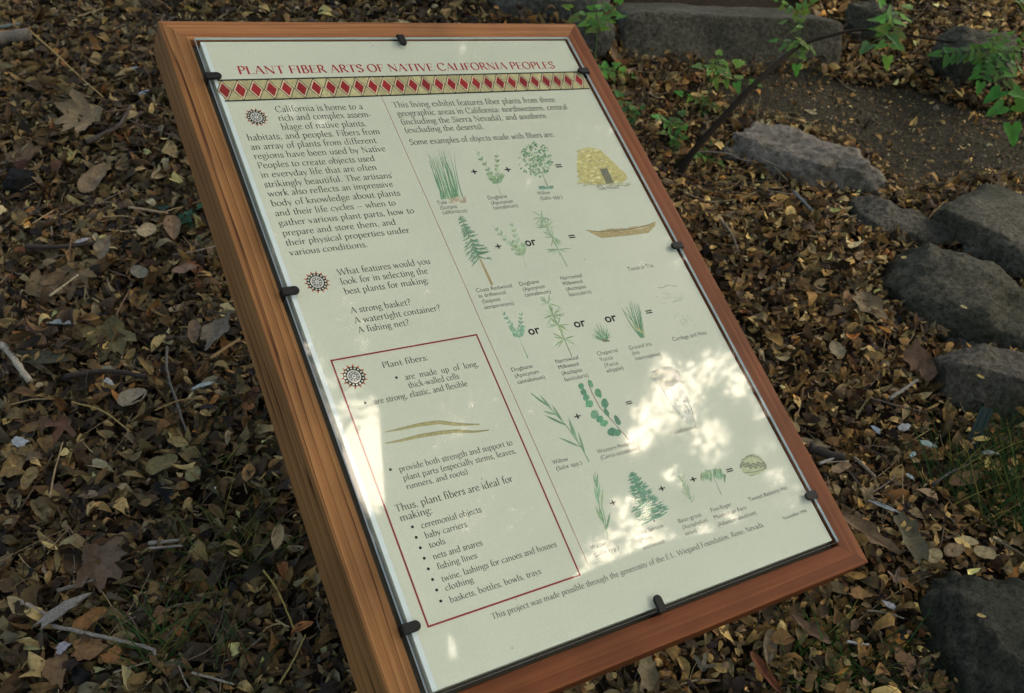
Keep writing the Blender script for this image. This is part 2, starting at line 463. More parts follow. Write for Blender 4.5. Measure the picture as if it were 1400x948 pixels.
# ---- a bookish roman letter drawn with a slanted broad nib
def _spl(p, closed=False, n=7):
    p = [np.array(q, float) for q in p]; out = []; m = len(p)
    rngi = range(m if closed else m - 1)
    for i in rngi:
        a = p[(i - 1) % m] if closed or i > 0 else 2 * p[0] - p[1]
        b, c_ = p[i], p[(i + 1) % m]
        d = p[(i + 2) % m] if closed or i + 2 < m else 2 * p[-1] - p[-2]
        for t in np.linspace(0, 1, n, endpoint=False):
            out.append(0.5 * (2 * b + (c_ - a) * t + (2 * a - 5 * b + 4 * c_ - d) * t * t + (3 * b - a - 3 * c_ + d) * t ** 3))
    out.append(p[0] if closed else p[-1])
    return out
NA, NB, NANG = 0.086, 0.030, math.radians(18)
def _ribbon(pts, w=None):
    pts = [np.array(p, float) for p in pts]; L, Rr = [], []
    for i, p in enumerate(pts):
        d = pts[min(i + 1, len(pts) - 1)] - pts[max(i - 1, 0)]
        if np.linalg.norm(d) < 1e-9: d = np.array([1.0, 0])
        d = d / np.linalg.norm(d); phi = math.atan2(d[1], d[0])
        hw = w / 2 if w else 0.5 * math.hypot(NA * math.sin(phi - NANG), NB * math.cos(phi - NANG))
        nn = np.array([-d[1], d[0]]) * hw
        L.append(p + nn); Rr.append(p - nn)
    V = L + Rr; m = len(pts)
    return V, [(i, m + i, m + i + 1, i + 1) for i in range(m - 1)]
def _serif(x, y, a=0.075, b=0.075): return ('w', [(x - a, y), (x + b, y)], 0.026)
def stem(x, y0, y1, foot=True, head=None):
    r = [('L', [(x, y0), (x, y1)])]
    if foot: r.append(_serif(x, y0 + .013))
    if head == 'flag': r.append(('w', [(x - .085, y1 - .05), (x, y1 - .005)], 0.034))
    if head == 'cap': r.append(_serif(x, y1 - .013))
    return r
def dot(x, y, r=.05): return [('D', (x, y), r)]
S_ = lambda *p: ('S', list(p)); L_ = lambda *p: ('L', list(p)); C_ = lambda *p: ('C', list(p))
GL = {
 'a': ([S_((.06,.35),(.14,.43),(.24,.41),(.285,.31)), L_((.285,.33),(.285,.06)), S_((.285,.07),(.31,.0),(.38,.03)), S_((.28,.25),(.13,.2),(.06,.11),(.11,.01),(.21,.02),(.28,.1))], .40),
 'b': (stem(.1,.03,.72,False,'flag')+[S_((.1,.33),(.21,.43),(.34,.38),(.39,.22),(.33,.04),(.2,-.005),(.1,.05))], .46),
 'c': ([S_((.35,.36),(.27,.43),(.14,.4),(.06,.23),(.1,.06),(.21,-.005),(.31,.02),(.36,.09))], .40),
 'd': ([S_((.36,.36),(.26,.43),(.12,.39),(.06,.21),(.11,.04),(.22,-.005),(.36,.09))]+stem(.36,.0,.72,False,'flag')+[('w',[(.36,.012),(.45,.02)],.026)], .48),
 'e': ([('w',[(.07,.245),(.35,.265)],.032), S_((.345,.265),(.3,.39),(.2,.43),(.1,.36),(.06,.21),(.11,.05),(.22,-.005),(.31,.02),(.37,.1))], .41),
 'f': ([S_((.33,.66),(.27,.71),(.18,.68),(.15,.54)), L_((.15,.55),(.15,0)), _serif(.15,.013), ('w',[(.05,.415),(.28,.415)],.03)], .29),
 'g': ([C_((.19,.43),(.09,.39),(.06,.3),(.1,.2),(.19,.16),(.28,.21),(.31,.3),(.28,.39)), S_((.12,.17),(.08,.1),(.16,.05),(.3,.02),(.35,-.07),(.28,-.18),(.14,-.2),(.05,-.12),(.11,-.02)), ('w',[(.29,.4),(.39,.43)],.034)], .41),
 'h': (stem(.1,0,.72,True,'flag')+[S_((.1,.3),(.18,.4),(.29,.42),(.36,.33))]+stem(.365,0,.34), .48),
 'i': (stem(.11,0,.43,True,'flag')+dot(.105,.6), .23),
 'j': ([L_((.12,.43),(.12,-.08)), S_((.12,-.06),(.07,-.17),(-.02,-.19)), ('w',[(.035,.38),(.12,.425)],.034)]+dot(.115,.6), .23),
 'k': (stem(.1,0,.72,True,'flag')+[('w',[(.1,.19),(.32,.41)],.034), _serif(.32,.415), L_((.17,.26),(.38,.01)), _serif(.38,.013,.06,.06)], .44),
 'l': (stem(.11,0,.72,True,'flag'), .23),
 'm': (stem(.1,0,.43,True,'flag')+[S_((.1,.3),(.18,.4),(.28,.42),(.34,.33))]+stem(.345,0,.34)+[S_((.345,.3),(.43,.4),(.53,.42),(.595,.33))]+stem(.6,0,.34), .71),
 'n': (stem(.1,0,.43,True,'flag')+[S_((.1,.3),(.18,.4),(.29,.42),(.36,.33))]+stem(.365,0,.34), .48),
 'o': ([C_((.22,.43),(.1,.36),(.055,.21),(.1,.06),(.22,-.005),(.34,.07),(.39,.21),(.34,.36))], .45),
 'p': (stem(.1,-.22,.43,True,'flag')+[S_((.1,.33),(.21,.43),(.34,.38),(.39,.22),(.33,.04),(.2,-.005),(.1,.05))], .46),
 'q': ([S_((.36,.36),(.26,.43),(.12,.39),(.06,.21),(.11,.04),(.22,-.005),(.36,.09))]+stem(.36,-.22,.43), .46),
 'r': (stem(.1,0,.43,True,'flag')+[S_((.1,.29),(.17,.4),(.26,.42))]+dot(.28,.39,.042), .32),
 's': ([S_((.27,.34),(.23,.42),(.13,.425),(.07,.34),(.12,.26),(.22,.19),(.28,.1),(.23,.0),(.12,0),(.05,.1))], .33),
 't': ([L_((.13,.54),(.13,.08)), S_((.13,.1),(.17,.0),(.25,.01),(.29,.06)), ('w',[(.03,.415),(.27,.415)],.03)], .29),
 'u': (stem(.1,.12,.43,False,'flag')+[S_((.1,.13),(.15,.01),(.25,.01),(.36,.1))]+stem(.36,0,.43,False,'flag')+[('w',[(.36,.012),(.44,.02)],.026)], .47),
 'v': ([L_((.06,.42),(.21,.0)), ('w',[(.21,.0),(.36,.42)],.036), _serif(.06,.417,.06,.07), _serif(.36,.417,.06,.05)], .41),
 'w': ([L_((.06,.42),(.19,.0)), ('w',[(.19,.0),(.31,.4)],.036), L_((.31,.42),(.44,.0)), ('w',[(.44,.0),(.57,.42)],.036), _serif(.06,.417,.06,.07), _serif(.57,.417,.06,.05)], .62),
 'x': ([L_((.06,.42),(.36,0)), ('w',[(.05,0),(.34,.42)],.034), _serif(.07,.415,.06,.07), _serif(.33,.415,.06,.06), _serif(.06,.013,.05,.07), _serif(.36,.013,.07,.05)], .42),
 'y': ([L_((.06,.42),(.22,.02)), ('w',[(.37,.42),(.22,.02),(.14,-.16),(.05,-.18)],.036), _serif(.06,.417,.06,.07), _serif(.37,.417,.06,.05)], .41),
 'z': ([('w',[(.06,.41),(.33,.41)],.032), L_((.32,.41),(.06,.02)), ('w',[(.05,.015),(.34,.015)],.032)], .38),
 'A': ([('w',[(.06,.01),(.3,.67)],.036), L_((.29,.67),(.53,.01)), ('w',[(.14,.23),(.44,.23)],.03), _serif(.06,.013,.06,.08), _serif(.53,.013)], .6),
 'B': (stem(.12,0,.66,True,'cap')+[S_((.12,.65),(.27,.655),(.36,.59),(.35,.42),(.24,.36),(.12,.355)), S_((.2,.355),(.36,.33),(.43,.19),(.35,.03),(.22,.01),(.12,.013))], .50),
 'C': ([S_((.54,.5),(.45,.63),(.32,.665),(.16,.6),(.06,.38),(.1,.15),(.26,.0),(.42,.01),(.55,.14)), ('w',[(.545,.65),(.545,.47)],.03)], .61),
 'D': (stem(.12,0,.66,True,'cap')+[S_((.12,.65),(.33,.65),(.52,.54),(.57,.33),(.5,.11),(.32,.01),(.12,.013))], .64),
 'E': (stem(.12,0,.66,True,'cap')+[('w',[(.12,.645),(.42,.645)],.03),('w',[(.12,.35),(.35,.35)],.03),('w',[(.12,.014),(.44,.014)],.03),('w',[(.42,.655),(.42,.54)],.03),('w',[(.445,.0),(.455,.12)],.03),('w',[(.35,.28),(.35,.42)],.028)], .5),
 'F': (stem(.12,0,.66,True,'cap')+[('w',[(.12,.645),(.42,.645)],.03),('w',[(.12,.34),(.34,.34)],.03),('w',[(.42,.655),(.42,.53)],.03),('w',[(.34,.27),(.34,.41)],.028)], .47),
 'I': (stem(.13,0,.66,True,'cap'), .27),
 'L': (stem(.12,0,.66,True,'cap')+[('w',[(.12,.014),(.43,.014)],.03),('w',[(.435,.0),(.445,.14)],.03)], .48),
 'N': ([('w',[(.12,.01),(.12,.65)],.036), L_((.1,.65),(.54,.0)), ('w',[(.54,.0),(.54,.65)],.036), _serif(.12,.013), _serif(.54,.647), _serif(.08,.647,.05,.05)], .66),
 'O': ([C_((.33,.665),(.15,.58),(.06,.33),(.15,.08),(.33,-.005),(.51,.08),(.6,.33),(.51,.58))], .67),
 'P': (stem(.12,0,.66,True,'cap')+[S_((.12,.65),(.29,.655),(.41,.57),(.41,.41),(.29,.31),(.13,.31))], .48),
 'R': (stem(.12,0,.66,True,'cap')+[S_((.12,.65),(.28,.655),(.39,.58),(.39,.43),(.28,.345),(.13,.34)), L_((.27,.34),(.51,.015)), _serif(.52,.013,.05,.06)], .55),
 'S': ([S_((.38,.51),(.34,.62),(.22,.665),(.09,.57),(.12,.42),(.27,.33),(.39,.21),(.34,.05),(.19,-.005),(.07,.12)), ('w',[(.385,.65),(.385,.5)],.028), ('w',[(.06,.0),(.06,.15)],.028)], .46),
 'T': (stem(.29,0,.66)+[('w',[(.04,.645),(.54,.645)],.03),('w',[(.04,.655),(.04,.53)],.03),('w',[(.54,.655),(.54,.53)],.03)], .57),
 'V': ([L_((.06,.655),(.3,.0)), ('w',[(.3,.0),(.54,.655)],.038), _serif(.07,.647), _serif(.54,.647,.07,.05)], .59),
 'W': ([L_((.06,.655),(.26,.0)), ('w',[(.26,.0),(.46,.65)],.038), L_((.45,.655),(.65,.0)), ('w',[(.65,.0),(.86,.655)],.038), _serif(.07,.647), _serif(.86,.647,.07,.05)], .9),
 '.': (dot(.1,.035,.05), .21), ',': (dot(.1,.04,.05)+[('w',[(.12,.02),(.07,-.11)],.036)], .22),
 "'": ([('w',[(.1,.70),(.08,.52)],.045)], .18), '-': ([('w',[(.04,.2),(.25,.2)],.05)], .30),
 '(': ([S_((.24,.68),(.13,.5),(.11,.28),(.15,.06),(.24,-.10))], .29), ')': ([S_((.06,.68),(.17,.5),(.19,.28),(.15,.06),(.06,-.10))], .29),
 ':': (dot(.11,.035,.05)+dot(.11,.36,.05), .22),
 '?': ([S_((.07,.55),(.14,.66),(.27,.65),(.32,.53),(.26,.4),(.18,.32),(.17,.2))]+dot(.17,.035,.05), .39),
 '1': (stem(.2,0,.64)+[('w',[(.1,.56),(.2,.64)],.036)], .38), '9': ([C_((.2,.64),(.09,.58),(.06,.44),(.12,.32),(.22,.3),(.32,.38),(.34,.5),(.29,.61)), S_((.34,.48),(.31,.22),(.2,.06),(.09,.0))], .41),
 '6': ([C_((.21,.36),(.1,.29),(.07,.17),(.11,.04),(.2,0),(.31,.05),(.35,.17),(.31,.31)), S_((.07,.17),(.1,.4),(.2,.56),(.32,.65))], .41),
 ' ': ([], .25),
}
def glyph_mesh(ch):
    V, F = [], []
    for st in GL.get(ch, GL[' '])[0]:
        if st[0] == 'D':
            n = 10; b = len(V)
            V += [(st[1][0] + st[2] * math.cos(2 * math.pi * i / n), st[1][1] + st[2] * math.sin(2 * math.pi * i / n)) for i in range(n)]
            F.append(tuple(b + i for i in range(n))); continue
        pts = st[1]
        if st[0] == 'S': pts = _spl(pts)
        elif st[0] == 'C': pts = _spl(pts, True)
        elif len(pts) == 2: pts = [pts[0], ((pts[0][0] + pts[1][0]) / 2, (pts[0][1] + pts[1][1]) / 2), pts[1]]
        v, f = _ribbon(pts, st[2] if st[0] == 'w' else None)
        b = len(V); V += [tuple(q) for q in v]; F += [tuple(b + i for i in g) for g in f]
    return V, F
GM = {ch: glyph_mesh(ch) for ch in GL}
def line_serif(txt):
    V, F, x = [], [], 0.0
    for ch in txt:
        v, f = GM.get(ch, GM[' ']); b = len(V)
        V += [(x + q[0], q[1]) for q in v]; F += [tuple(b + i for i in g) for g in f]
        x += GL.get(ch, GL[' '])[1]
    return np.array(V).reshape(-1, 2), F, x
_cv = bpy.data.curves.new('lettering', 'FONT'); _cv.resolution_u = 3; _cvo = bpy.data.objects.new('lettering', _cv)
def line_sans(txt, bold=0.0):
    _cv.body = txt; _cv.offset = bold
    COL.objects.link(_cvo)
    dg = bpy.context.evaluated_depsgraph_get(); dg.update()
    me = _cvo.evaluated_get(dg).to_mesh()
    V = np.array([q.co[:2] for q in me.vertices]).reshape(-1, 2); F = [tuple(p.vertices) for p in me.polygons]
    _cvo.evaluated_get(dg).to_mesh_clear(); COL.objects.unlink(_cvo)
    V = V * 0.93
    return V, F, (V[:, 0].max() if len(V) else 0.0)

INK_Z = PAPER_H + 0.00012
def rise(px, py, h):
    """board metres of h photo pixels measured up the board"""
    a = P(px, py)[0]; b = P(px, py - h)[0]; return float(b[1] - a[1])
def text_block(name, lines, em_px, mat, face='serif', parent=None, bold=0.0, z=INK_Z):
    """lines: (text, left x, left y, right x, right y) of each base line in the photo"""
    V, F = [], []
    for txt, x0, y0, x1, y1 in lines:
        v, f, w = line_serif(txt) if face == 'serif' else line_sans(txt, bold)
        if not len(v): continue
        a, b = P(x0, y0)[0], P(x1, y1)[0]
        sx = (b[0] - a[0]) / w; sy = rise((x0 + x1) / 2, (y0 + y1) / 2, em_px)
        yb = (a[1] + b[1]) / 2; slope = (b[1] - a[1]) / (b[0] - a[0])
        slope = max(-0.006, min(0.006, slope))
        xx = a[0] + v[:, 0] * sx
        base = len(V)
        V += [(p, yb + q * sy + (p - (a[0] + b[0]) / 2) * slope, 0) for p, q in zip(xx, v[:, 1])]
        F += [tuple(base + i for i in g) for g in f]
    o = mesh_from(name, V, F, mat, parent or sheet)
    o.location = (0, 0, z)
    return o

NA, NB = 0.118, 0.046                            # the heading is cut bolder
GM = {ch: glyph_mesh(ch) for ch in GL}
text_block('title_lettering', [('PLANT FIBER ARTS OF NATIVE CALIFORNIA PEOPLES', 326.5, 102, 760, 93.8)], 15.2, RED_INK)
NA, NB = 0.086, 0.030
GM = {ch: glyph_mesh(ch) for ch in GL}
text_block('introduction_text', [
 ('California is home to a', 377.4, 153.7, 497, 149.3), ('rich and complex assem-', 381.5, 165.6, 508.6, 160), ('blage of native plants,', 385.7, 178, 502, 172.5),
 ('habitats, and peoples. Fibers from', 338.9, 192.3, 520.6, 183.8), ('an array of plants from different', 343.5, 204.9, 515.8, 196.1), ('regions have been used by Native', 347.9, 217.5, 528.4, 207.4),
 ('Peoples to create objects used', 353, 230.3, 513.7, 220.6), ('in everyday life that are often', 357.4, 242.9, 516.3, 232.9), ("strikingly beautiful. The artisans'", 362, 256, 539, 244),
 ('work also reflects an impressive', 366.8, 268.6, 538.6, 255.8), ('body of knowledge about plants', 371.4, 281.9, 548.3, 268), ('and their life cycles -- when to', 376.6, 295.3, 542.4, 281.4),
 ('gather various plant parts, how to', 381.7, 308.9, 567.4, 292), ('prepare and store them, and', 386.9, 322.6, 542.4, 307.6), ('their physical properties under', 391, 335.7, 561, 318.8), ('various conditions.', 396.4, 349.3, 503.9, 338.2)], 12.2, INK)
text_block('question_text', [
 ('What features would you', 462.2, 376.3, 589.2, 361.2), ('look for in selecting the', 466.6, 389.3, 586.1, 374.4), ('best plants for making:', 471.7, 402.4, 588, 387.5),
 ('A strong basket?', 480, 428.4, 563, 417.2), ('A watertight container?', 485, 441.6, 604, 425.5), ('A fishing net?', 490.2, 455.2, 561, 445)], 12.6, INK)
text_block('plant_fibre_text', [
 ('Plant fibers:', 523.4, 503, 586.6, 493), ('are  made  up  of  long,', 554.2, 518.6, 655.8, 502), ('thick-walled cells', 558.9, 530.2, 628.8, 518.4), ('are strong, elastic, and flexible', 512, 552.6, 640.4, 528.5)], 12.2, INK)
text_block('plant_support_text', [
 ('provide both strength and support to', 546, 644.4, 702, 609.5), ('plant parts (especially stems, leaves,', 551.7, 656.6, 707.2, 620.6), ('runners, and roots)', 556.3, 668.6, 641, 649)], 12.2, INK)
text_block('uses_text', [('Thus, plant fibers are ideal for', 540.4, 698.4, 703, 660.6), ('making:', 547.6, 712.6, 592.6, 702)], 15.2, INK)
text_block('uses_list_text', [
 ('ceremonial objects', 576.4, 721.8, 659.4, 701), ('baby carriers', 581.8, 735.9, 639.6, 721), ('tools', 587.4, 749.5, 609.8, 743.6), ('nets and snares', 592.6, 764.2, 660.7, 746.4),
 ('fishing lines', 598.2, 778.5, 653.5, 763.6), ('twine, lashings for canoes and houses', 603.6, 793.5, 762.8, 749.5), ('clothing', 609.3, 807.4, 648.6, 796.9), ('baskets, bottles, bowls, trays', 615, 822, 741.7, 786.8)], 13.2, INK)
text_block('exhibit_text', [
 ('This living exhibit features fiber plants from three', 538, 147.6, 760, 139.6), ('geographic areas in California: northwestern, central', 544.2, 158.9, 777.1, 150), ('(including the Sierra Nevada), and southern', 548.8, 170.2, 748.3, 162.2), ('(excluding the deserts).', 554.2, 181.9, 662.7, 176.6),
 ('Some examples of objects made with fibers are:', 561, 198, 759, 187.6)], 11.4, INK)
text_block('credit_text', [('This project was made possible through the generosity of the E.L. Wiegand Foundation, Reno, Nevada.', 671.8, 843.9, 1047.3, 722.5)], 12.2, INK)
text_block('date_text', [('November 1996', 1071.3, 711.2, 1103.7, 700)], 7.2, INK)

# bullets of both lists
def disc(c, r, n=14): return [(c[0] + r * math.cos(2 * math.pi * i / n), c[1] + r * math.sin(2 * math.pi * i / n)) for i in range(n)]
for bx, by in [(541.9, 516.6), (499.2, 550.8), (533.7, 642.3), (563.8, 720.6), (569, 735), (574.6, 749.2), (580, 763.6), (585.6, 778), (591.3, 792.6), (597, 807), (602.6, 822)]:
    c0 = P(bx, by)[0]
    o = mesh_from('bullet_mark', [(x, y, 0) for x, y in disc(c0, 0.0017)], [tuple(range(14))], BLACK_INK, sheet); o.location = (0, 0, INK_Z)

# captions of the pictures
CAPS = [
 [('Tule', 598.6, 280.6, 611.4, 278.6), ('(Scirpus', 602.4, 287.2, 625.6, 284.2), ('californicus)', 605.5, 293.7, 639, 290.2)],
 [('Dogbane', 667.5, 273.4, 694, 270.6), ('(Apocynum', 671.9, 280.4, 702, 277.4), ('cannabinum)', 675, 287, 709, 283.4)],
 [('Willow', 735.6, 267.2, 752.9, 265.4), ('(Salix spp.)', 739.2, 274.2, 769.6, 271.2)],
 [('Tule House', 817.7, 260.6, 846.7, 257.7)],
 [('Coast Redwood', 651.3, 399.9, 700.7, 393.4), ('as driftwood', 654.6, 407.6, 691.7, 402.4), ('(Sequoia', 659.5, 415.3, 684.7, 411.3), ('sempervirens)', 662.4, 423, 703, 417.2)],
 [('Dogbane', 710.4, 391.4, 737.4, 387), ('(Apocynum', 715.6, 398.6, 745.7, 393.8), ('cannabinum)', 718, 406.3, 753.6, 400.8)],
 [('Narrowleaf', 767, 383.4, 797, 379), ('Milkweed', 770.3, 391, 797, 386.8), ('(Asclepias', 774.7, 398.4, 801.7, 394), ('fascicularis)', 778.6, 405.8, 809, 401)],
 [("Tomol or Ti'at", 859.6, 371, 894.3, 365.4)],
 [('Dogbane', 699.7, 508.6, 728.7, 503.2), ('(Apocynum', 704.3, 516.8, 737.2, 510.6), ('cannabinum)', 708, 525.3, 746, 518.2)],
 [('Narrowleaf', 760, 497.2, 792.2, 491.2), ('Milkweed', 764.2, 505.4, 791.7, 499.8), ('(Asclepias', 768.6, 513.8, 796.9, 508), ('fascicularis)', 772.4, 522, 805, 515.4)],
 [('Chaparral', 817, 486.7, 845, 481.3), ('Yucca', 820.8, 494.8, 838.5, 491), ('(Yucca', 827, 502.7, 845.7, 498.4), ('whipplei)', 829.8, 510.4, 853, 505)],
 [('Ground Iris', 860.6, 479, 891.5, 472.6), ('(Iris', 865, 486.2, 874.8, 484), ('macrosiphon)', 869.4, 493.3, 903.6, 486.2)],
 [('Cordage and Nets', 920.3, 466.9, 967, 457)],
 [('Cradleboard', 919.5, 594.7, 952.4, 586)],
 [('Willow', 756, 635.3, 777.3, 630), ('(Salix spp.)', 761, 644, 796, 635)],
 [('Western Redbud', 817, 620.4, 867.8, 608), ('(Cercis occidentalis)', 821.8, 629, 875.5, 615)],
 [('Willow', 808, 751.6, 829.5, 745.4), ('(Salix spp.)', 813.3, 761, 846.7, 751.6)],
 [('Sitka Spruce', 869.3, 731.8, 908, 722), ('(Picea', 874.5, 741.3, 892.5, 736.5), ('sitchensis)', 878.9, 751, 909, 743)],
 [('Bear-grass', 927.7, 715, 959.8, 706.8), ('(Xerophyllum', 933.4, 723.8, 968, 714.2), ('tenax)', 937.5, 732.3, 953.4, 728)],
 [('Five-finger', 972, 700, 1001, 692.6), ('Maidenhair Fern', 976.6, 709.9, 1021.6, 697), ('(Adiantum aleuticum)', 981.2, 719, 1035.2, 704.6)],
 [('Twined Basketry Hat', 1024, 685, 1077.6, 670.6)],
]
for cl in CAPS:
    text_block('picture_caption', cl, 8.2 + max(0, (cl[0][2] - 260) / 300), CAP_INK, 'sans', bold=-0.004)
for txt, x, y, s in [('+', 650, 239.5, 14), ('+', 695.8, 236.6, 14), ('=', 765.7, 231.5, 14), ('+', 683, 341.5, 14), ('or', 727, 336, 17.5), ('=', 783.7, 328, 14), ('or', 731.8, 457, 18.5), ('or', 794.3, 447, 18.5), ('or', 836.7, 440, 18.5),
                     ('=', 889, 431, 14.5), ('+', 791.2, 574, 15), ('=', 861.7, 555, 14), ('+', 839.8, 692, 15), ('+', 906.6, 672.6, 15), ('+', 949.6, 660, 15), ('=', 999.2, 647.5, 15)]:
    hw = {'+': 4.4, '=': 4.4, 'or': 7.6}[txt] * s / (17.5 if txt == 'or' else 14)
    sl = -0.10 - (y - 230) * 0.00036
    text_block('or_sign' if txt == 'or' else ('plus_sign' if txt == '+' else 'equals_sign'), [(txt, x - hw, y - hw * sl, x + hw, y + hw * sl)], s, BLACK_INK, 'sans', bold=0.02)

# ---- ruled lines and the patterned band
def strip(pts_px, w, closed=False):
    p = P(*np.array(pts_px, float).T); p = [np.array(q) for q in p]
    V, F = [], []
    m = len(p)
    for i in range(m if closed else m - 1):
        a, b = p[i], p[(i + 1) % m]; d = (b - a) / np.linalg.norm(b - a); nn = np.array([-d[1], d[0]]) * w / 2
        e = d * w / 2 * (1 if closed else 0); q = len(V)
        V += [a - e + nn, a - e - nn, b + e - nn, b + e + nn]; F.append((q, q + 1, q + 2, q + 3))
    return [(v_[0], v_[1], 0) for v_ in V], F
bx = P(*np.array([(450.9, 492.2), (651.4, 459.3), (794.4, 788.4), (586.1, 854)]).T)
x0b = (bx[0][0] + bx[3][0]) / 2; x1b = (bx[1][0] + bx[2][0]) / 2; y1b = (bx[0][1] + bx[1][1]) / 2; y0b = (bx[2][1] + bx[3][1]) / 2
def rect_frame(x0, x1, y0, y1, w):
    o_ = [(x0 - w/2, y0 - w/2), (x1 + w/2, y0 - w/2), (x1 + w/2, y1 + w/2), (x0 - w/2, y1 + w/2)]; i_ = [(x0 + w/2, y0 + w/2), (x1 - w/2, y0 + w/2), (x1 - w/2, y1 - w/2), (x0 + w/2, y1 - w/2)]
    return [(x, y, 0) for x, y in o_ + i_], [(i, (i + 1) % 4, 4 + (i + 1) % 4, 4 + i) for i in range(4)]
V, F = rect_frame(x0b, x1b, y0b, y1b, 0.0021); o = mesh_from('red_box_outline', V, F, RED_LINE, sheet); o.location = (0, 0, INK_Z)
V, F = strip([(521.4, 131.9), (804.7, 773.7)], 0.0008); o = mesh_from('column_rule', V, F, PINK_LINE, sheet); o.location = (0, 0, INK_Z)

tl, tr, bl, br_ = P(298.5, 110.5)[0], P(800, 98.2)[0], P(303.5, 138)[0], P(806, 122.2)[0]
ty, by_ = (tl[1] + tr[1]) / 2, (bl[1] + br_[1]) / 2
bx0, bx1 = PX0 + 0.004, PX1 - 0.0015
V, F, Cc = [], [], []
def poly(pts, z, c):
    b = len(V); V.extend([(p[0], p[1], z) for p in pts]); Cc.extend([c] * len(pts)); F.append(tuple(range(b, b + len(pts))))
BEIGE = (0.47, 0.42, 0.22)
cells = [307, 329, 350, 372, 391.4, 411, 431.4, 451, 470, 489.4, 508, 526, 545.5, 563, 581, 598, 616, 633, 650, 666.4, 682, 699, 714, 730, 746, 761, 776, 791.6]
cxs = P(np.array(cells), np.linspace(124, 110.5, 28))[:, 0]
pit = (cxs[-1] - cxs[0]) / 27; cxs = cxs[0] + pit * np.arange(28)
ym = (ty + by_) / 2; hh = (ty - by_) / 2; hw = pit / 2
DGREEN = (0.018, 0.026, 0.018)
def lozenge(cx, kx, ky, z, c): poly([(cx - hw * kx, ym), (cx, ym - hh * ky), (cx + hw * kx, ym), (cx, ym + hh * ky)], z, c)
x = bx0
while x < bx1 - 1e-6:
    x2 = min(bx1, x + pit * 0.5); f = random.uniform(0.82, 1.15)
    poly([(x, by_), (x2, by_), (x2, ty), (x, ty)], 0.0, tuple(q * f for q in BEIGE)); x = x2
for cx in cxs:
    f = random.uniform(0.75, 1.1)
    lozenge(cx, 1.0, 1.0, 0.00004, DGREEN); lozenge(cx, .88, .9, 0.00008, tuple(q * f for q in (0.62, 0.50, 0.33))); lozenge(cx, .68, .70, 0.00012, (0.30 * f, 0.018 * f, 0.022 * f))
poly([(bx0, ty - .0012), (bx1, ty - .0012), (bx1, ty + .0012), (bx0, ty + .0012)], 0.00016, DGREEN); poly([(bx0, by_ - .0012), (bx1, by_ - .0012), (bx1, by_ + .0012), (bx0, by_ + .0012)], 0.00016, DGREEN)
o = mesh_from('diamond_band', V, F, PAINT, sheet, colors=np.array(Cc)); o.location = (0, 0, INK_Z)

# ---- sun medallions
for sx, sy, sr in [(350.5, 160.5, 15.5), (433.5, 386, 17.5), (484, 515, 18.5)]:
    c0 = P(sx, sy)[0]; r = float(P(sx + sr, sy - sr * .15)[0][0] - c0[0]); V, F, Cc = [], [], []
    for i in range(14):
        a = 2 * math.pi * i / 14; da = 0.17
        poly([(c0[0] + r * .70 * math.cos(a - da), c0[1] + r * .70 * math.sin(a - da)), (c0[0] + r * .70 * math.cos(a + da), c0[1] + r * .70 * math.sin(a + da)), (c0[0] + r * math.cos(a), c0[1] + r * math.sin(a))], 0, (0.42, 0.09, 0.03))
    poly(disc(c0, r * .77, 32), .00003, (0.014, 0.014, 0.013))
    for i in range(16):
        a = 2 * math.pi * i / 16; poly(disc((c0[0] + r * .65 * math.cos(a), c0[1] + r * .65 * math.sin(a)), r * .075, 8), .00006, (0.6, 0.58, 0.48))
    poly(disc(c0, r * .50, 28), .00006, (0.58, 0.56, 0.5)); poly(disc(c0, r * .40, 24), .00009, (0.10, 0.10, 0.10))
    for i in range(9):
        a = 2 * math.pi * i / 9; poly(disc((c0[0] + r * .29 * math.cos(a), c0[1] + r * .29 * math.sin(a)), r * .075, 8), .00012, (0.5, 0.5, 0.46))
    poly(disc(c0, r * .17, 14), .00012, (0.62, 0.6, 0.55)); poly(disc(c0, r * .07, 10), .00015, (0.2, 0.2, 0.18))
    o = mesh_from('sun_emblem', V, F, PAINT, sheet, colors=np.array(Cc)); o.location = (0, 0, INK_Z)

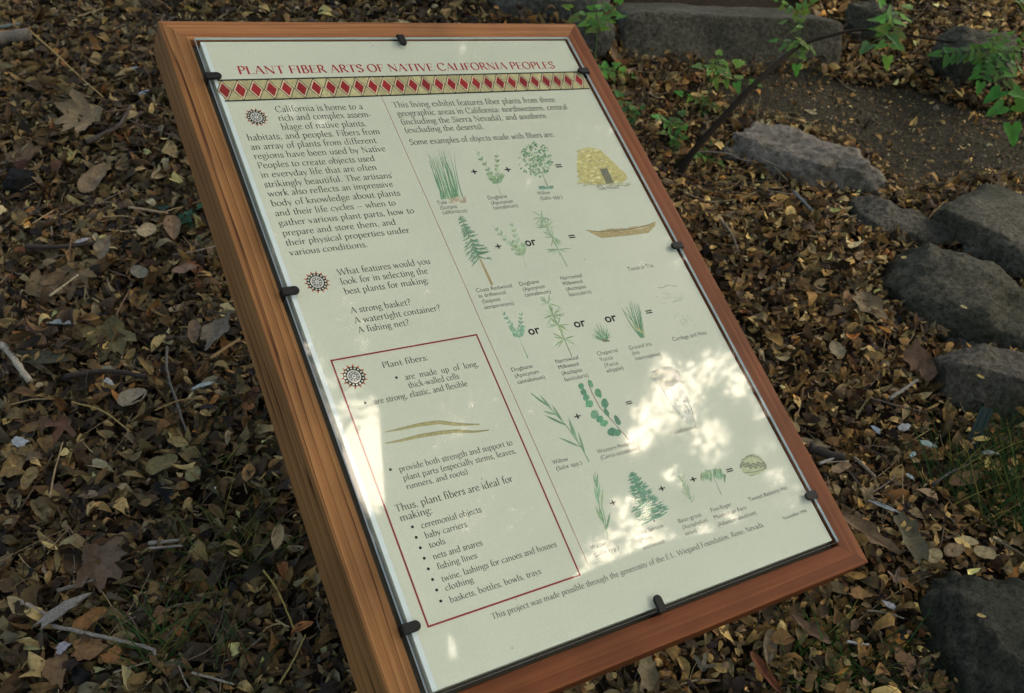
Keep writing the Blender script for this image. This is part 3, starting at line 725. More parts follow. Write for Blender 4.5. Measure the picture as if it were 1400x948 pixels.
# ---- water-colour pictures: flat blades, leaves and washes of colour (drawn in photo pixels, laid on the sheet)
class Art:
    def __init__(s): s.V, s.F, s.C, s.z = [], [], [], 0.0
    def poly(s, pts, c, jit=0.15):
        q = P(*np.array(pts, float).T); b = len(s.V); s.z += 4e-7; f = random.uniform(1 - jit, 1 + jit)
        s.V += [(p[0], p[1], s.z) for p in q]; s.C += [tuple(min(.8, x * f * .82 + p_ * .17) for x, p_ in zip(c, (.58, .60, .48)))] * len(pts); s.F.append(tuple(range(b, b + len(pts))))
    def blade(s, a, b, w, c, bend=0.0, jit=.2, tip=0.15):
        a = np.array(a, float); b = np.array(b, float); d = b - a; L = np.linalg.norm(d) + 1e-9; n = np.array([-d[1], d[0]]) / L
        le, ri = [], []
        for i in range(6):
            t = i / 5; p = a + d * t + n * bend * 4 * t * (1 - t); ww = w / 2 * (1 - (1 - tip) * t)
            le.append(p + n * ww); ri.append(p - n * ww)
        s.poly(le + ri[::-1], c, jit)
    def leaf(s, a, b, w, c, jit=.25):
        a = np.array(a, float); b = np.array(b, float); d = b - a; L = np.linalg.norm(d) + 1e-9; n = np.array([-d[1], d[0]]) / L
        prof = [(0, .1), (.25, .8), (.5, 1), (.75, .7), (1, .03)]
        s.poly([a + d * t + n * w / 2 * k_ for t, k_ in prof] + [a + d * t - n * w / 2 * k_ for t, k_ in prof[::-1]], c, jit)
    def blob(s, c0, rx, ry, c, rot=0, jit=.25, n=9):
        pts = []
        for i in range(n):
            a = 2 * math.pi * i / n; k_ = random.uniform(.82, 1.12); x, y = rx * math.cos(a) * k_, ry * math.sin(a) * k_
            pts.append((c0[0] + x * math.cos(rot) - y * math.sin(rot), c0[1] + x * math.sin(rot) + y * math.cos(rot)))
        s.poly(pts, c, jit)
    def done(s, name):
        o = mesh_from(name, s.V, s.F, PAINT, sheet, colors=np.array(s.C)); o.location = (0, 0, INK_Z); return o
G1, G2, G3, G4 = (0.12, 0.27, 0.13), (0.05, 0.22, 0.11), (0.25, 0.36, 0.17), (0.03, 0.16, 0.08)
PALE = (0.33, 0.45, 0.29)
def lerp(a, b, t): return (a[0] + (b[0] - a[0]) * t, a[1] + (b[1] - a[1]) * t)
def sprig(base, fork, tips, cols, nl=7, ll=9, lw=3.2, stemw=1.0, spread=.6):
    A = Art(); A.blade(base, fork, stemw * 1.3, cols[0], 0)
    for tp in tips:
        A.blade(fork, tp, stemw, cols[0], random.uniform(-2, 2), tip=.4)
        d = np.array(tp) - np.array(fork); an = math.atan2(d[1], d[0])
        for i in range(nl):
            t = 0.08 + 0.9 * i / nl; p = lerp(fork, tp, t)
            for sg in (-1, 1):
                q = an + sg * (spread + random.uniform(-.2, .2)); l = ll * (1 - .45 * t) * random.uniform(.8, 1.15)
                A.leaf(p, (p[0] + l * math.cos(q), p[1] + l * math.sin(q)), lw * (1 - .3 * t), random.choice(cols))
    return A
A = Art()
for i in range(26):
    t = random.random(); b = lerp((603, 273), (633, 270), t); tp = (lerp((583, 213), (617, 203), t)[0] + random.uniform(-3, 5), random.uniform(203, 222))
    A.blade(b, tp, 1.7, random.choice([G1, G2, (0.2, 0.36, 0.2), G2]), random.uniform(-3, 3))
for i in range(14): A.blob((random.uniform(613, 637), random.uniform(268, 277)), 3, 2, (0.45, 0.36, 0.25))
A.done('tule_drawing')
sprig((684.7, 267), (679.6, 252), [(649, 204), (679, 208), (688, 238), (666, 236)], [G3, G1, PALE], 6, 8, 3.2).done('dogbane_drawing')
A = Art(); A.blade((750, 258), (731, 225), 1.5, (0.3, 0.3, 0.2), 2); A.blade((749, 257), (742, 228), 1.1, (0.3, 0.3, 0.2), -2)
for i in range(190):
    a = random.uniform(0, 6.283); r = random.random() ** .55; c0 = (729 + 23 * r * math.cos(a) + 3, 219 + 24 * r * math.sin(a))
    A.blob(c0, random.uniform(1, 2.6), random.uniform(.8, 1.8), random.choice([G3, G1, G1, G2, PALE]), random.uniform(0, 3), n=6)
for i in range(16): A.blob((random.uniform(738, 757), 257 + random.uniform(-2, 2)), 3, 1.2, (0.1, 0.28, 0.2), n=6)
A.done('willow_drawing')
def z4(*p): return [(560 + x / 3.889, 180 + y / 3.889) for x, y in p]
A = Art(); A.poly(z4((888, 190), (893, 120), (915, 90), (955, 84), (1010, 95), (1060, 140), (1110, 190), (1150, 225), (1158, 250), (1130, 272), (1075, 282), (1020, 284), (950, 280), (905, 265)), (0.50, 0.42, 0.13), 0)
for j in range(7):
    y = 105 + j * 27
    for i in range(15):
        xx = 900 + i * (120 + j * 18) / 15; A.blob(z4((xx, y + 6 * math.sin(i)))[0], 3.6, 1.6, random.choice([(0.42, 0.33, 0.08), (0.58, 0.52, 0.22), (0.5, 0.43, 0.14), (0.62, 0.56, 0.27)]), -.1, n=7)
A.poly(z4((1010, 200), (1050, 195), (1085, 272), (1047, 280)), (0.10, 0.085, 0.05), 0)
for i in range(26): A.blob(z4((random.uniform(895, 1185), random.uniform(276, 290)))[0], 4, .9, (0.36, 0.36, 0.22), -.1, n=6)
A.done('tule_house_drawing')
def tree_art(base, top, w0, hw_, c_st, cols, n, t0, up=-.2):
    A = Art(); A.blade(base, top, w0, c_st, 0, tip=.12)
    ax = np.array(top, float) - np.array(base); L = np.linalg.norm(ax); ax /= L; pr = np.array([-ax[1], ax[0]])
    for i in range(n):
        t = t0 + (1 - t0) * (i + random.random()) / n; p = np.array(lerp(base, top, t)); wd = hw_ * (1 - (t - t0) / (1 - t0)) ** .75 + 2
        for sg in (-1, 1):
            q = p + pr * sg * wd * random.uniform(.65, 1.05) + ax * wd * random.uniform(up - .25, up + .2)
            A.blade(p, q, 2.4, random.choice(cols), sg * 1.5)
            for j in range(2): r = np.array(lerp(p, q, random.uniform(.4, .9))); A.blade(r, r + (q - p) * .3 + np.array([random.uniform(-2, 2), random.uniform(-1, 3)]), 1.8, random.choice(cols))
    return A
tree_art((673, 390), (628, 294), 3.8, 15, (0.36, 0.25, 0.11), [G2, G4, (0.08, 0.22, 0.14)], 22, .40, -.35).done('redwood_drawing')
sprig((719.4, 366), (714, 351), [(673, 308), (698, 302), (715, 332), (698, 330)], [PALE, G3, (0.3, 0.42, 0.25)], 6, 9, 3.6).done('dogbane_drawing')
def whorls(stem_pts, ws, col, ln, lw):
    A = Art()
    for a, b in zip(stem_pts, stem_pts[1:]): A.blade(a, b, 1.4, col, 0, tip=.9)
    for wx, wy in ws:
        for i in range(11):
            q = random.uniform(0, 6.283); l = ln * random.uniform(.7, 1.15); A.leaf((wx, wy), (wx + l * math.cos(q), wy + l * math.sin(q) * .75), lw, random.choice([col, G3, PALE]))
    return A
whorls([(775.5, 365), (763, 341), (748, 311), (740, 293)], [(763, 341), (756.7, 324), (747.7, 311), (741, 297)], (0.22, 0.36, 0.2), 17, 1.5).done('milkweed_drawing')
A = Art(); A.poly(z4((930, 522), (1000, 530), (1120, 520), (1200, 510), (1270, 494), (1308, 478), (1306, 500), (1270, 540), (1150, 555), (1020, 567), (985, 550)), (0.36, 0.26, 0.09), 0)
for i in range(40):
    t = random.random(); A.blob(z4((960 + 320 * t, 532 - 30 * t + random.uniform(-4, 18)))[0], 5, .9, random.choice([(0.42, 0.33, 0.14), (0.30, 0.20, 0.06), (0.45, 0.38, 0.2)]), -.14, n=6)
A.poly(z4((930, 522), (1000, 530), (1120, 520), (1200, 510), (1270, 494), (1308, 478), (1270, 501), (1200, 517), (1120, 527), (1000, 537)), (0.20, 0.13, 0.05), 0)
A.done('canoe_drawing')
sprig((721.8, 490), (709.4, 462), [(686, 425), (713, 426), (697, 446), (716, 446)], [(0.16, 0.34, 0.22), (0.2, 0.40, 0.27), PALE], 6, 8, 3).done('dogbane_drawing')
whorls([(781.4, 487), (771, 463), (763, 444), (755.7, 431), (749.3, 413.5)], [(771, 463.6), (762.9, 444.3), (755.7, 431.4), (749.5, 415)], (0.2, 0.34, 0.13), 18, 1.7).done('milkweed_drawing')
A = Art()
for i in range(60):
    q = math.radians(random.uniform(-172, -12)); l = random.uniform(9, 24) * (.75 + .3 * math.sin(-q)); A.blade((827 + random.uniform(-3, 3), 466), (826 + l * math.cos(q) * .85 - 3, 466 + l * math.sin(q)), 1.3, random.choice([G1, G2, PALE]))
A.blob((828, 466), 6, 2, (0.12, 0.12, 0.08)); A.done('yucca_drawing')
A = Art()
for i in range(13):
    t = i / 12; A.blade((877 + 4 * t, 462), (849 + 29 * t + random.uniform(-1, 1), 424 - 8 * math.sin(3 * t) + 10 * (t > .93) + random.uniform(-5, 4)), 2.4, random.choice([G2, G4, G2, (0.32, 0.38, 0.15)]), random.uniform(-3, 3))
for i in range(4): A.blade((878, 456), (860 - i * 2, 438 + 3 * i), 1.3, (0.42, 0.42, 0.18), 2)
A.done('iris_drawing')
A = Art(); pts = [(899.7 + 26 * t, 393.2 - 3.4 * t + 1.4 * math.sin(9 * t)) for t in np.linspace(0, 1, 12)]
for a, b in zip(pts, pts[1:]): A.blade(a, b, .9, (0.22, 0.22, 0.18), 0, tip=1)
for i in range(16):
    x, y = random.uniform(903, 930), random.uniform(400, 416)
    A.blade((x, y), (x + random.uniform(5, 12), y - 1.5 + random.uniform(-2, 2)), .55, (0.38, 0.40, 0.31), random.uniform(-1, 1), tip=1)
for i in range(9):
    x, y = random.uniform(920, 945), random.uniform(424, 440); A.blade((x, y), (x + random.uniform(-8, 8), y + random.uniform(5, 10)), .6, (0.36, 0.43, 0.30), 2, tip=1)
A.done('cordage_drawing')
A = Art(); stm = [(805.6, 632), (795, 612), (774, 582), (750, 556), (726, 538)]
for a, b in zip(stm, stm[1:]): A.blade(a, b, 1.5, G1, 0, tip=.8)
for bx_, by2, ex, ey in [(795, 612, 763, 598), (790, 604, 776, 569), (774, 582, 745, 568), (770, 578, 754, 553), (750, 556, 728, 540), (755, 561, 738, 540), (800, 622, 790, 590), (784, 596, 778, 574), (762, 568, 742, 562)]:
    A.leaf((bx_, by2), (ex, ey), 3.0, random.choice([G1, (0.16, 0.33, 0.2), G2]))
A.done('willow_drawing')
def z5(*p): return [(640 + x / 3.889, 380 + y / 3.889) for x, y in p]
A = Art(); q5 = z5((855, 862), (770, 765), (700, 690), (660, 615), (638, 558))
for a, b in zip(q5, q5[1:]): A.blade(a, b, 1.4, (0.20, 0.12, 0.09), 0, tip=.9)
for x, y, rx, ry in [(601, 576, 3.6, 5), (613, 608, 4.6, 4.4), (627, 636, 5, 4.6), (643, 670, 5.8, 5.4), (673, 727, 6, 6.6), (700, 752, 5, 5), (722, 772, 5.6, 5), (765, 820, 6, 6.4), (797, 824, 5.4, 5), (692, 614, 4.6, 7), (726, 668, 5.2, 7), (736, 716, 3.2, 7), (794, 760, 3.6, 8), (652, 563, 3, 6)]:
    A.blob(z5((x, y))[0], rx, ry, random.choice([(0.03, 0.23, 0.10), (0.05, 0.28, 0.13), (0.02, 0.19, 0.10), (0.12, 0.34, 0.2)]), -.5, .2, 11)
A.done('redbud_drawing')
A = Art()
A.poly(z5((966, 527), (1000, 482), (1060, 467), (1120, 498), (1148, 566), (1100, 560), (1040, 607)), (0.30, 0.31, 0.27), 0)
for i in range(60): A.blob(z5((random.uniform(985, 1120), random.uniform(490, 570)))[0], random.uniform(1.5, 4), 1.1, random.choice([(0.22, 0.23, 0.19), (0.38, 0.39, 0.33), (0.28, 0.29, 0.22), (0.34, 0.34, 0.18)]), -.2, n=6)
A.poly(z5((1040, 607), (1100, 562), (1150, 590), (1190, 700), (1206, 765), (1168, 772), (1100, 695)), (0.50, 0.51, 0.45), 0)
for a, b in [((1040, 607), (1100, 695)), ((1100, 695), (1168, 772)), ((1110, 563), (1160, 625)), ((1160, 625), (1190, 700)), ((1190, 700), (1206, 765)), ((1040, 607), (1100, 562)), ((1120, 600), (1180, 720))]: A.blade(*z5(a, b), 1.1, (0.22, 0.23, 0.22), 1, tip=.8)
A.done('cradleboard_drawing')
A = Art()
for a, b, c_ in [((831, 733), (820, 706), G3), ((820, 706), (816, 672), G1), ((816, 672), (813, 645), G3), ((829, 725), (822, 690), G1), ((822, 690), (823, 672), G1)]: A.blade(a, b, 1.2, c_, 1, tip=.8)
for a, b in [((829, 725), (834, 700)), ((822, 712), (814, 692)), ((818, 690), (812, 664)), ((816, 672), (817, 646)), ((816, 668), (811, 648)), ((822, 696), (824, 668)), ((818, 684), (820, 660)), ((826, 718), (820, 694))]: A.leaf(a, b, 3, random.choice([G3, G1, (0.2, 0.38, 0.22)]))
A.done('willow_drawing')
tree_art((895, 714), (863, 646), 2.4, 24, (0.1, 0.14, 0.1), [G2, (0.03, 0.2, 0.12), (0.07, 0.27, 0.17), (0.05, 0.22, 0.16)], 46, .06, .05).done('spruce_drawing')
A = Art()
for i in range(46):
    t = random.random(); p = lerp((946, 688), (930, 652), t); q = math.radians(random.uniform(-160, -60)); l = random.uniform(5, 13); A.blade(p, (p[0] + l * math.cos(q), p[1] + l * math.sin(q)), 1.2, random.choice([G3, (0.36, 0.38, 0.16), PALE, (0.2, 0.36, 0.2)]))
A.done('bear_grass_drawing')
def z8(*p): return [(740 + x / 3.889, 560 + y / 3.889) for x, y in p]
A = Art(); A.blade(*z8((958, 455), (905, 335)), 1.3, (0.25, 0.28, 0.24), 0)
for ex, ey in [(845, 335), (868, 320), (890, 330), (930, 310), (960, 312), (985, 345)]:
    a, b = z8((908, 325), (ex, ey)); A.blade(a, b, .9, G1, 0)
    for j in range(6): p = lerp(a, b, .4 + .1 * j); A.leaf(p, (p[0] + random.uniform(-1, 2), p[1] + random.uniform(6, 16)), 2.6, random.choice([G1, G3, (0.2, 0.36, 0.22)]))
A.done('fern_drawing')
A = Art(); A.poly(z8((1056, 300), (1066, 265), (1100, 240), (1130, 236), (1160, 250), (1188, 280), (1201, 312), (1165, 342), (1110, 356), (1072, 336)), (0.44, 0.47, 0.27), 0)
zz = [(1056 + 14 * i, 298 - (i % 2) * 16 - 4 * math.sin(i * .33 * math.pi)) for i in range(11)]
for dy in (0, 14):
    for a, b in zip(zz, zz[1:]): A.blade(*z8((a[0], a[1] + dy), (b[0], b[1] + dy)), 1.5, (0.06, 0.07, 0.06), 0, tip=1)
for a, b in [((1075, 335), (1140, 330)), ((1140, 330), (1196, 310)), ((1062, 270), (1110, 243)), ((1110, 243), (1150, 248)), ((1150, 248), (1188, 282)), ((1090, 250), (1130, 238)), ((1105, 348), (1135, 346))]: A.blade(*z8(a, b), .9, (0.1, 0.11, 0.09), 1, tip=1)
for i in range(10): A.blob(z8((random.uniform(1070, 1180), random.uniform(250, 262)))[0], 1.2, .7, (0.2, 0.2, 0.15), n=5)
A.done('basket_hat_drawing')
A = Art()
for pts in [[(415, 588), (500, 570), (600, 548), (700, 535), (780, 545), (850, 548), (917, 546)], [(413, 648), (500, 632), (600, 608), (700, 592), (790, 582), (890, 586), (969, 577)]]:
    q6 = [(420 + x / 3.889, 440 + y / 3.889) for x, y in pts]; n = len(q6)
    for i in range(n - 1):
        t0, t1 = i / (n - 1), (i + 1) / (n - 1); w0, w1 = [1.2 + 4.2 * math.sin(math.pi * min(1, t * 1.05)) ** .8 if t < .96 else 1.4 for t in (t0, t1)]
        a, b = q6[i], q6[i + 1]; A.poly([(a[0], a[1] - w0 / 2), (b[0], b[1] - w1 / 2), (b[0], b[1] + w1 / 2), (a[0], a[1] + w0 / 2)], (0.36, 0.31, 0.10), .05)
        A.poly([(a[0], a[1] - w0 / 2), (b[0], b[1] - w1 / 2), (b[0], b[1] - w1 / 2 + .8), (a[0], a[1] - w0 / 2 + .8)], (0.20, 0.16, 0.05), .05)
A.done('fibre_drawing')

# ---- the glass over the sheet and the black clips that hold it
k = Nodes('clear_glass')
lw_ = k.new('ShaderNodeLayerWeight'); lw_.inputs['Blend'].default_value = 0.5
pw = k.new('ShaderNodeMath', operation='POWER'); k.wire(lw_.outputs['Facing'], pw.inputs[0]); pw.inputs[1].default_value = 5.0
ma = k.new('ShaderNodeMath', operation='MULTIPLY_ADD'); k.wire(pw.outputs[0], ma.inputs[0]); ma.inputs[1].default_value = 0.95; ma.inputs[2].default_value = 0.023
tr_ = k.new('ShaderNodeBsdfTransparent'); tr_.inputs[0].default_value = (0.975, 0.99, 0.98, 1)
gl_ = k.new('ShaderNodeBsdfGlossy'); gl_.inputs['Roughness'].default_value = 0.034
mx = k.new('ShaderNodeMixShader'); k.wire(ma.outputs[0], mx.inputs[0]); k.wire(tr_.outputs[0], mx.inputs[1]); k.wire(gl_.outputs[0], mx.inputs[2]); k.wire(mx.outputs[0], k.out.inputs[0])
GLASS = k.m
EDGE = plain('ground_glass_edge', (0.62, 0.72, 0.72), 0.3, 0.5)
GX, GY = 0.4443 * FW, FH / 2 - 0.0557 * FW
gz0, gz1 = 0.0034, 0.0075
V = [(-GX, -GY, gz0), (GX, -GY, gz0), (GX, GY, gz0), (-GX, GY, gz0), (-GX, -GY, gz1), (GX, -GY, gz1), (GX, GY, gz1), (-GX, GY, gz1)]
gp = on_panel(mesh_from('glass_pane', V, [(3, 2, 1, 0), (4, 5, 6, 7), (0, 1, 5, 4), (1, 2, 6, 5), (2, 3, 7, 6), (3, 0, 4, 7)], [GLASS, EDGE], sign, mat_idx=[0, 0, 1, 1, 1, 1]))

CLIP = plain('black_rubber', (0.008, 0.009, 0.008), 0.6, 0.2)
def clip(px, py, side):
    """a bent tab: a foot behind the pane's edge and a round-ended tongue over the glass; tongue runs along local +x"""
    c0 = P(px, py, 0.0085)[0]
    w, L = 0.0115, 0.0165
    bm = bmesh.new()
    out = [(-0.004, -w / 2), (L - w / 2, -w / 2)] + [(L - w / 2 + w / 2 * math.cos(a), w / 2 * math.sin(a)) for a in np.linspace(-math.pi / 2, math.pi / 2, 9)[1:-1]] + [(L - w / 2, w / 2), (-0.004, w / 2)]
    lo = [bm.verts.new((x, y, gz1 + 0.0002)) for x, y in out]; hi = [bm.verts.new((x, y, gz1 + 0.0030)) for x, y in out]
    n = len(out)
    bm.faces.new(hi); bm.faces.new(lo[::-1])
    for i in range(n): bm.faces.new((lo[i], lo[(i + 1) % n], hi[(i + 1) % n], hi[i]))
    bmesh.ops.bevel(bm, geom=[e for e in bm.edges if abs(e.verts[0].co.z - (gz1 + .003)) < 1e-6 and abs(e.verts[1].co.z - (gz1 + .003)) < 1e-6], offset=0.0009, segments=2, affect='EDGES')
    b2 = bmesh.ops.create_cube(bm, size=1)['verts']
    for v_ in b2: v_.co = (-0.0030 + v_.co.x * 0.0024, v_.co.y * (w - .0004), (gz1 + 0.0026 - 0.0155) / 2 + v_.co.z * (gz1 + 0.0026 + 0.0155))
    bmesh.ops.recalc_face_normals(bm, faces=bm.faces[:])
    me = bpy.data.meshes.new('clip'); bm.to_mesh(me); bm.free(); me.materials.append(CLIP)
    o = link(bpy.data.objects.new('clip', me), sign)
    if side == 'left': on_panel(o, -GX + .0005, c0[1], 0, 0)
    if side == 'right': on_panel(o, GX - .0005, c0[1], 0, math.pi)
    if side == 'top': on_panel(o, c0[0], GY - .0005, 0, -math.pi / 2)
    if side == 'bottom': on_panel(o, c0[0], -GY + .0005, 0, math.pi / 2)
for a in [(293, 104, 'left'), (398, 398, 'left'), (565, 857, 'left'), (550, 56, 'top'), (792, 97, 'right'), (924, 336, 'right'), (1108, 678, 'right'), (899, 820, 'bottom')]: clip(*a)

# ------------------------------------------------------------------ leaf litter (uncountable: one object), twigs
LEAF = colour_attr('dry_leaf', 0.75, 0.25, 0.12, 0.28, 160)
GREEN = colour_attr('green_leaf', 0.6, 0.2, 0.35, 0.2, 90)
TWIG = colour_attr('dead_twig', 0.85, 0.2, 0, 0.35, 220)

def frames(n, up, tilt):
    """n random orthonormal frames near the ground normals"""
    a = rng.uniform(0, 2 * np.pi, n)
    z = up + rng.normal(0, 1, (n, 3)) * tilt[:, None]; z /= np.linalg.norm(z, axis=1, keepdims=True)
    h = np.stack([np.cos(a), np.sin(a), np.zeros(n)], 1); x = h - z * (h * z).sum(1, keepdims=True); x /= np.linalg.norm(x, axis=1, keepdims=True)
    return x, np.cross(z, x), z

def rock_mask(x, y, grow=1.0):
    m = np.zeros(x.shape, bool)
    for c, ax, L, w in ROCKS:
        dx, dy = x - c[0], y - c[1]; u = dx * ax[0] + dy * ax[1]; v = -dx * ax[1] + dy * ax[0]
        m |= (np.abs(u) / (L * grow)) ** 3 + (np.abs(v) / (w * grow)) ** 3 < 1
    return m

def visible_xy(n):
    """points spread over the ground that the photograph sees and a margin around it"""
    out = []
    poly = np.array([at(*p)[:2] for p in [(-160, 1000), (-160, 300), (-160, -60), (700, -60), (1560, -60), (1560, 500), (1560, 1060), (700, 1060)]])
    c = poly.mean(0); poly = c + (poly - c) * 1.12
    lo, hi = poly.min(0), poly.max(0)
    while sum(map(len, out)) < n:
        p = rng.uniform(lo, hi, (n * 2, 2)); out.append(p[in_poly(p[:, 0], p[:, 1], poly)])
    return np.concatenate(out)[:n]

PAL = np.array([(0.23, 0.155, 0.07), (0.27, 0.20, 0.10), (0.17, 0.105, 0.048), (0.30, 0.225, 0.115), (0.11, 0.066, 0.034), (0.065, 0.043, 0.026), (0.20, 0.165, 0.115),
                (0.26, 0.13, 0.045), (0.15, 0.12, 0.07), (0.33, 0.27, 0.17), (0.10, 0.075, 0.06), (0.22, 0.20, 0.15), (0.04, 0.03, 0.02), (0.165, 0.072, 0.032)])
PALW = np.array([13, 10, 14, 6, 15, 14, 7, 3, 9, 2, 9, 2, 14, 2], float); PALW /= PALW.sum()

def clump(x, y, f=2.3, ph=0.0):
    return 0.5 + 0.25 * (np.sin(f * 2.1 * x + 1.7 * f * y + ph) + np.sin(f * 3.7 * y - 1.3 * f * x + 2 * ph) * .7 + np.sin(f * 6.1 * (x + y) + ph) * .5)

def litter(name, n, size, lift, colors_fn, path_keep, kind_label):
    xy = visible_xy(n)
    onpath = in_poly(xy[:, 0], xy[:, 1], PATH_XY)
    keep = ~rock_mask(xy[:, 0], xy[:, 1], 0.9) | (rng.random(len(xy)) < 0.0)
    keep &= ~onpath | (rng.random(len(xy)) < path_keep)
    xy = xy[keep]; onpath = onpath[keep]; n = len(xy)
    up = ground_normal(xy[:, 0], xy[:, 1])
    L = size * np.exp(rng.normal(-.06, 0.42, n)); W = L * rng.uniform(0.2, 0.56, n)
    L[onpath] *= 0.7; W[onpath] *= 0.7
    # right of the sign: smaller, fresher, golden leaves, painted brighter for the stronger light
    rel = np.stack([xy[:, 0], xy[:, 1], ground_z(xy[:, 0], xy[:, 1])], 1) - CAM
    gold_lit = np.clip(((rel @ R[:, 0]) / (rel @ R[:, 2]) + 0.02) / 0.16, 0, 1)
    L = np.minimum(L, size * 2.0); L *= 1.02 - .30 * gold_lit; W = np.minimum(W, L * .6) * (1.02 - .12 * gold_lit)
    lay = rng.random(n) ** 1.3 * lift * (0.35 + 1.1 * clump(xy[:, 0], xy[:, 1], 3.1, 1.0)); lay[onpath] = 0.006
    lay += 0.004
    x, y, z = frames(n, up, np.where(onpath, 0.1, rng.choice([0.18, 0.4, 0.75], n, p=[.36, .38, .26])))
    t = np.array([0.0, 0.16, 0.42, 0.70, 0.9, 1.0]); wd = np.array([0.06, 0.66, 1.0, 0.80, 0.36, 0.03])
    curl = rng.normal(0, 0.42, n); cup = rng.normal(0.25, 0.55, n); tw = rng.normal(0, 0.5, n)
    nt = len(t)
    V = np.zeros((n, nt, 3, 3))
    for i in range(nt):
        u = (t[i] - .5) * L; lz = curl * L * (4 * (t[i] - .5) ** 2 - .33)
        for j, s in enumerate((-1, 0, 1)):
            v = s * W * .5 * wd[i] * (1 + rng.normal(0, .10, n)); hz = lz + cup * W * .5 * wd[i] * abs(s) + tw * v * (t[i] - .5) * 2
            V[:, i, j] = x * u[:, None] + y * v[:, None] + z * hz[:, None]
    base = np.stack([xy[:, 0], xy[:, 1], ground_z(xy[:, 0], xy[:, 1])], 1) + up * lay[:, None]
    V += base[:, None, None]
    q = []
    for i in range(nt - 1):
        for j in range(2): q.append((i * 3 + j, i * 3 + j + 1, i * 3 + j + 4, i * 3 + j + 3))
    F = (np.array(q)[None] + (np.arange(n) * nt * 3)[:, None, None]).reshape(-1, 4)
    c = (colors_fn(n) * (1 + gold_lit[:, None] * np.array([.78, .66, .44])))[:, None, None] * rng.uniform(0.9, 1.08, (n, nt, 1, 1)) * np.array([1, .86, 1.0])[None, None, :, None]
    c = np.broadcast_to(c, (n, nt, 3, 3)).reshape(-1, 3)
    o = mesh_from(name, V.reshape(-1, 3), F, LEAF, colors=c)
    tag(o, kind_label, 'leaf litter', kind='stuff')
def pal_colors(n):
    c = PAL[rng.choice(len(PAL), n, p=PALW)] * np.array([.93, .91, .71]) * np.exp(rng.normal(-.26, .54, (n, 1))); return np.clip(c, 0.01, .5)
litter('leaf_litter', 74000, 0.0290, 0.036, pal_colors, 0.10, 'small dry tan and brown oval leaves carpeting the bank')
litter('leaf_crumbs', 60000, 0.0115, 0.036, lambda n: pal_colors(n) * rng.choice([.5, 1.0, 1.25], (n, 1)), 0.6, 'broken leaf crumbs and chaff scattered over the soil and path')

def tube_mesh(pts, rad, seg=6):
    pts = np.array(pts, float); V, F = [], []
    for i, p in enumerate(pts):
        d = pts[min(i + 1, len(pts) - 1)] - pts[max(i - 1, 0)]; d /= np.linalg.norm(d) + 1e-9
        a = np.cross(d, [0.13, 0.21, 0.97]); a /= np.linalg.norm(a) + 1e-9; b = np.cross(d, a)
        r = rad[i] if hasattr(rad, '__len__') else rad
        for k_ in range(seg): an = 2 * math.pi * k_ / seg; V.append(p + (a * math.cos(an) + b * math.sin(an)) * r)
    for i in range(len(pts) - 1):
        for k_ in range(seg): F.append((i * seg + k_, i * seg + (k_ + 1) % seg, (i + 1) * seg + (k_ + 1) % seg, (i + 1) * seg + k_))
    F.append(tuple(range(seg))[::-1]); F.append(tuple((len(pts) - 1) * seg + k_ for k_ in range(seg)))
    return V, F

def pebbles(n):
    """loose grit on the path"""
    lo, hi = PATH_XY.min(0), PATH_XY.max(0); p = rng.uniform(lo, hi, (n * 3, 2)); p = p[in_poly(p[:, 0], p[:, 1], PATH_XY)][:n]; n = len(p)
    oc = np.array([(1, 0, 0), (-1, 0, 0), (0, 1, 0), (0, -1, 0), (0, 0, 1), (0, 0, -1)], float); of = np.array([(0, 2, 4), (2, 1, 4), (1, 3, 4), (3, 0, 4), (2, 0, 5), (1, 2, 5), (3, 1, 5), (0, 3, 5)])
    r = .0013 * np.exp(rng.normal(0, .6, n)); V = oc[None] * r[:, None, None] * rng.uniform(.6, 1.4, (n, 6, 3)); V += np.stack([p[:, 0], p[:, 1], ground_z(p[:, 0], p[:, 1]) + .005], 1)[:, None]
    F = (of[None] + (np.arange(n) * 6)[:, None, None]).reshape(-1, 3); cc = np.repeat(np.array([(0.095, 0.078, 0.048)]) * np.exp(rng.normal(0, .6, (n, 1))), 6, axis=0)
    tag(mesh_from('path_grit', V.reshape(-1, 3), F, TWIG, colors=np.clip(cc, 0, .4)), 'loose grit and small stones on the dirt path', 'grit', kind='stuff')
pebbles(5000)

def small_twigs(n):
    xy = visible_xy(n); xy = xy[~rock_mask(xy[:, 0], xy[:, 1], 1.0) & ~in_poly(xy[:, 0], xy[:, 1], PATH_XY)]
    V, F, Cc = [], [], []
    cols = [(0.10, 0.075, 0.05), (0.26, 0.20, 0.12), (0.20, 0.17, 0.14), (0.05, 0.04, 0.03), (0.30, 0.235, 0.12), (0.13, 0.10, 0.08)]
    for x, y in xy:
        a = random.uniform(0, 6.28); L = random.uniform(.03, .13) * random.choice([.6, 1, 1.2]); b = random.gauss(0, .3); r = random.choice([.0006, .0009, .0014, .002]) ; pts = []
        lf = random.uniform(.012, .034)
        for t in np.linspace(-.5, .5, 5):
            px, py = x + L * t * math.cos(a + b * t), y + L * t * math.sin(a + b * t); pts.append((px, py, float(ground_z(px, py)) + lf + random.uniform(-.002, .002) + t * L * .12))
        v, f = tube_mesh(pts, np.linspace(r, r * .6, 5), 4); k_ = len(V); V += v; F += [tuple(k_ + i for i in g) for g in f]; Cc += [random.choice(cols)] * len(v)
    o = mesh_from('twig_litter', V, F, TWIG, colors=np.array(Cc)); tag(o, 'fine dead twigs and stalks mixed through the fallen leaves', 'twigs', kind='stuff')
small_twigs(3200)

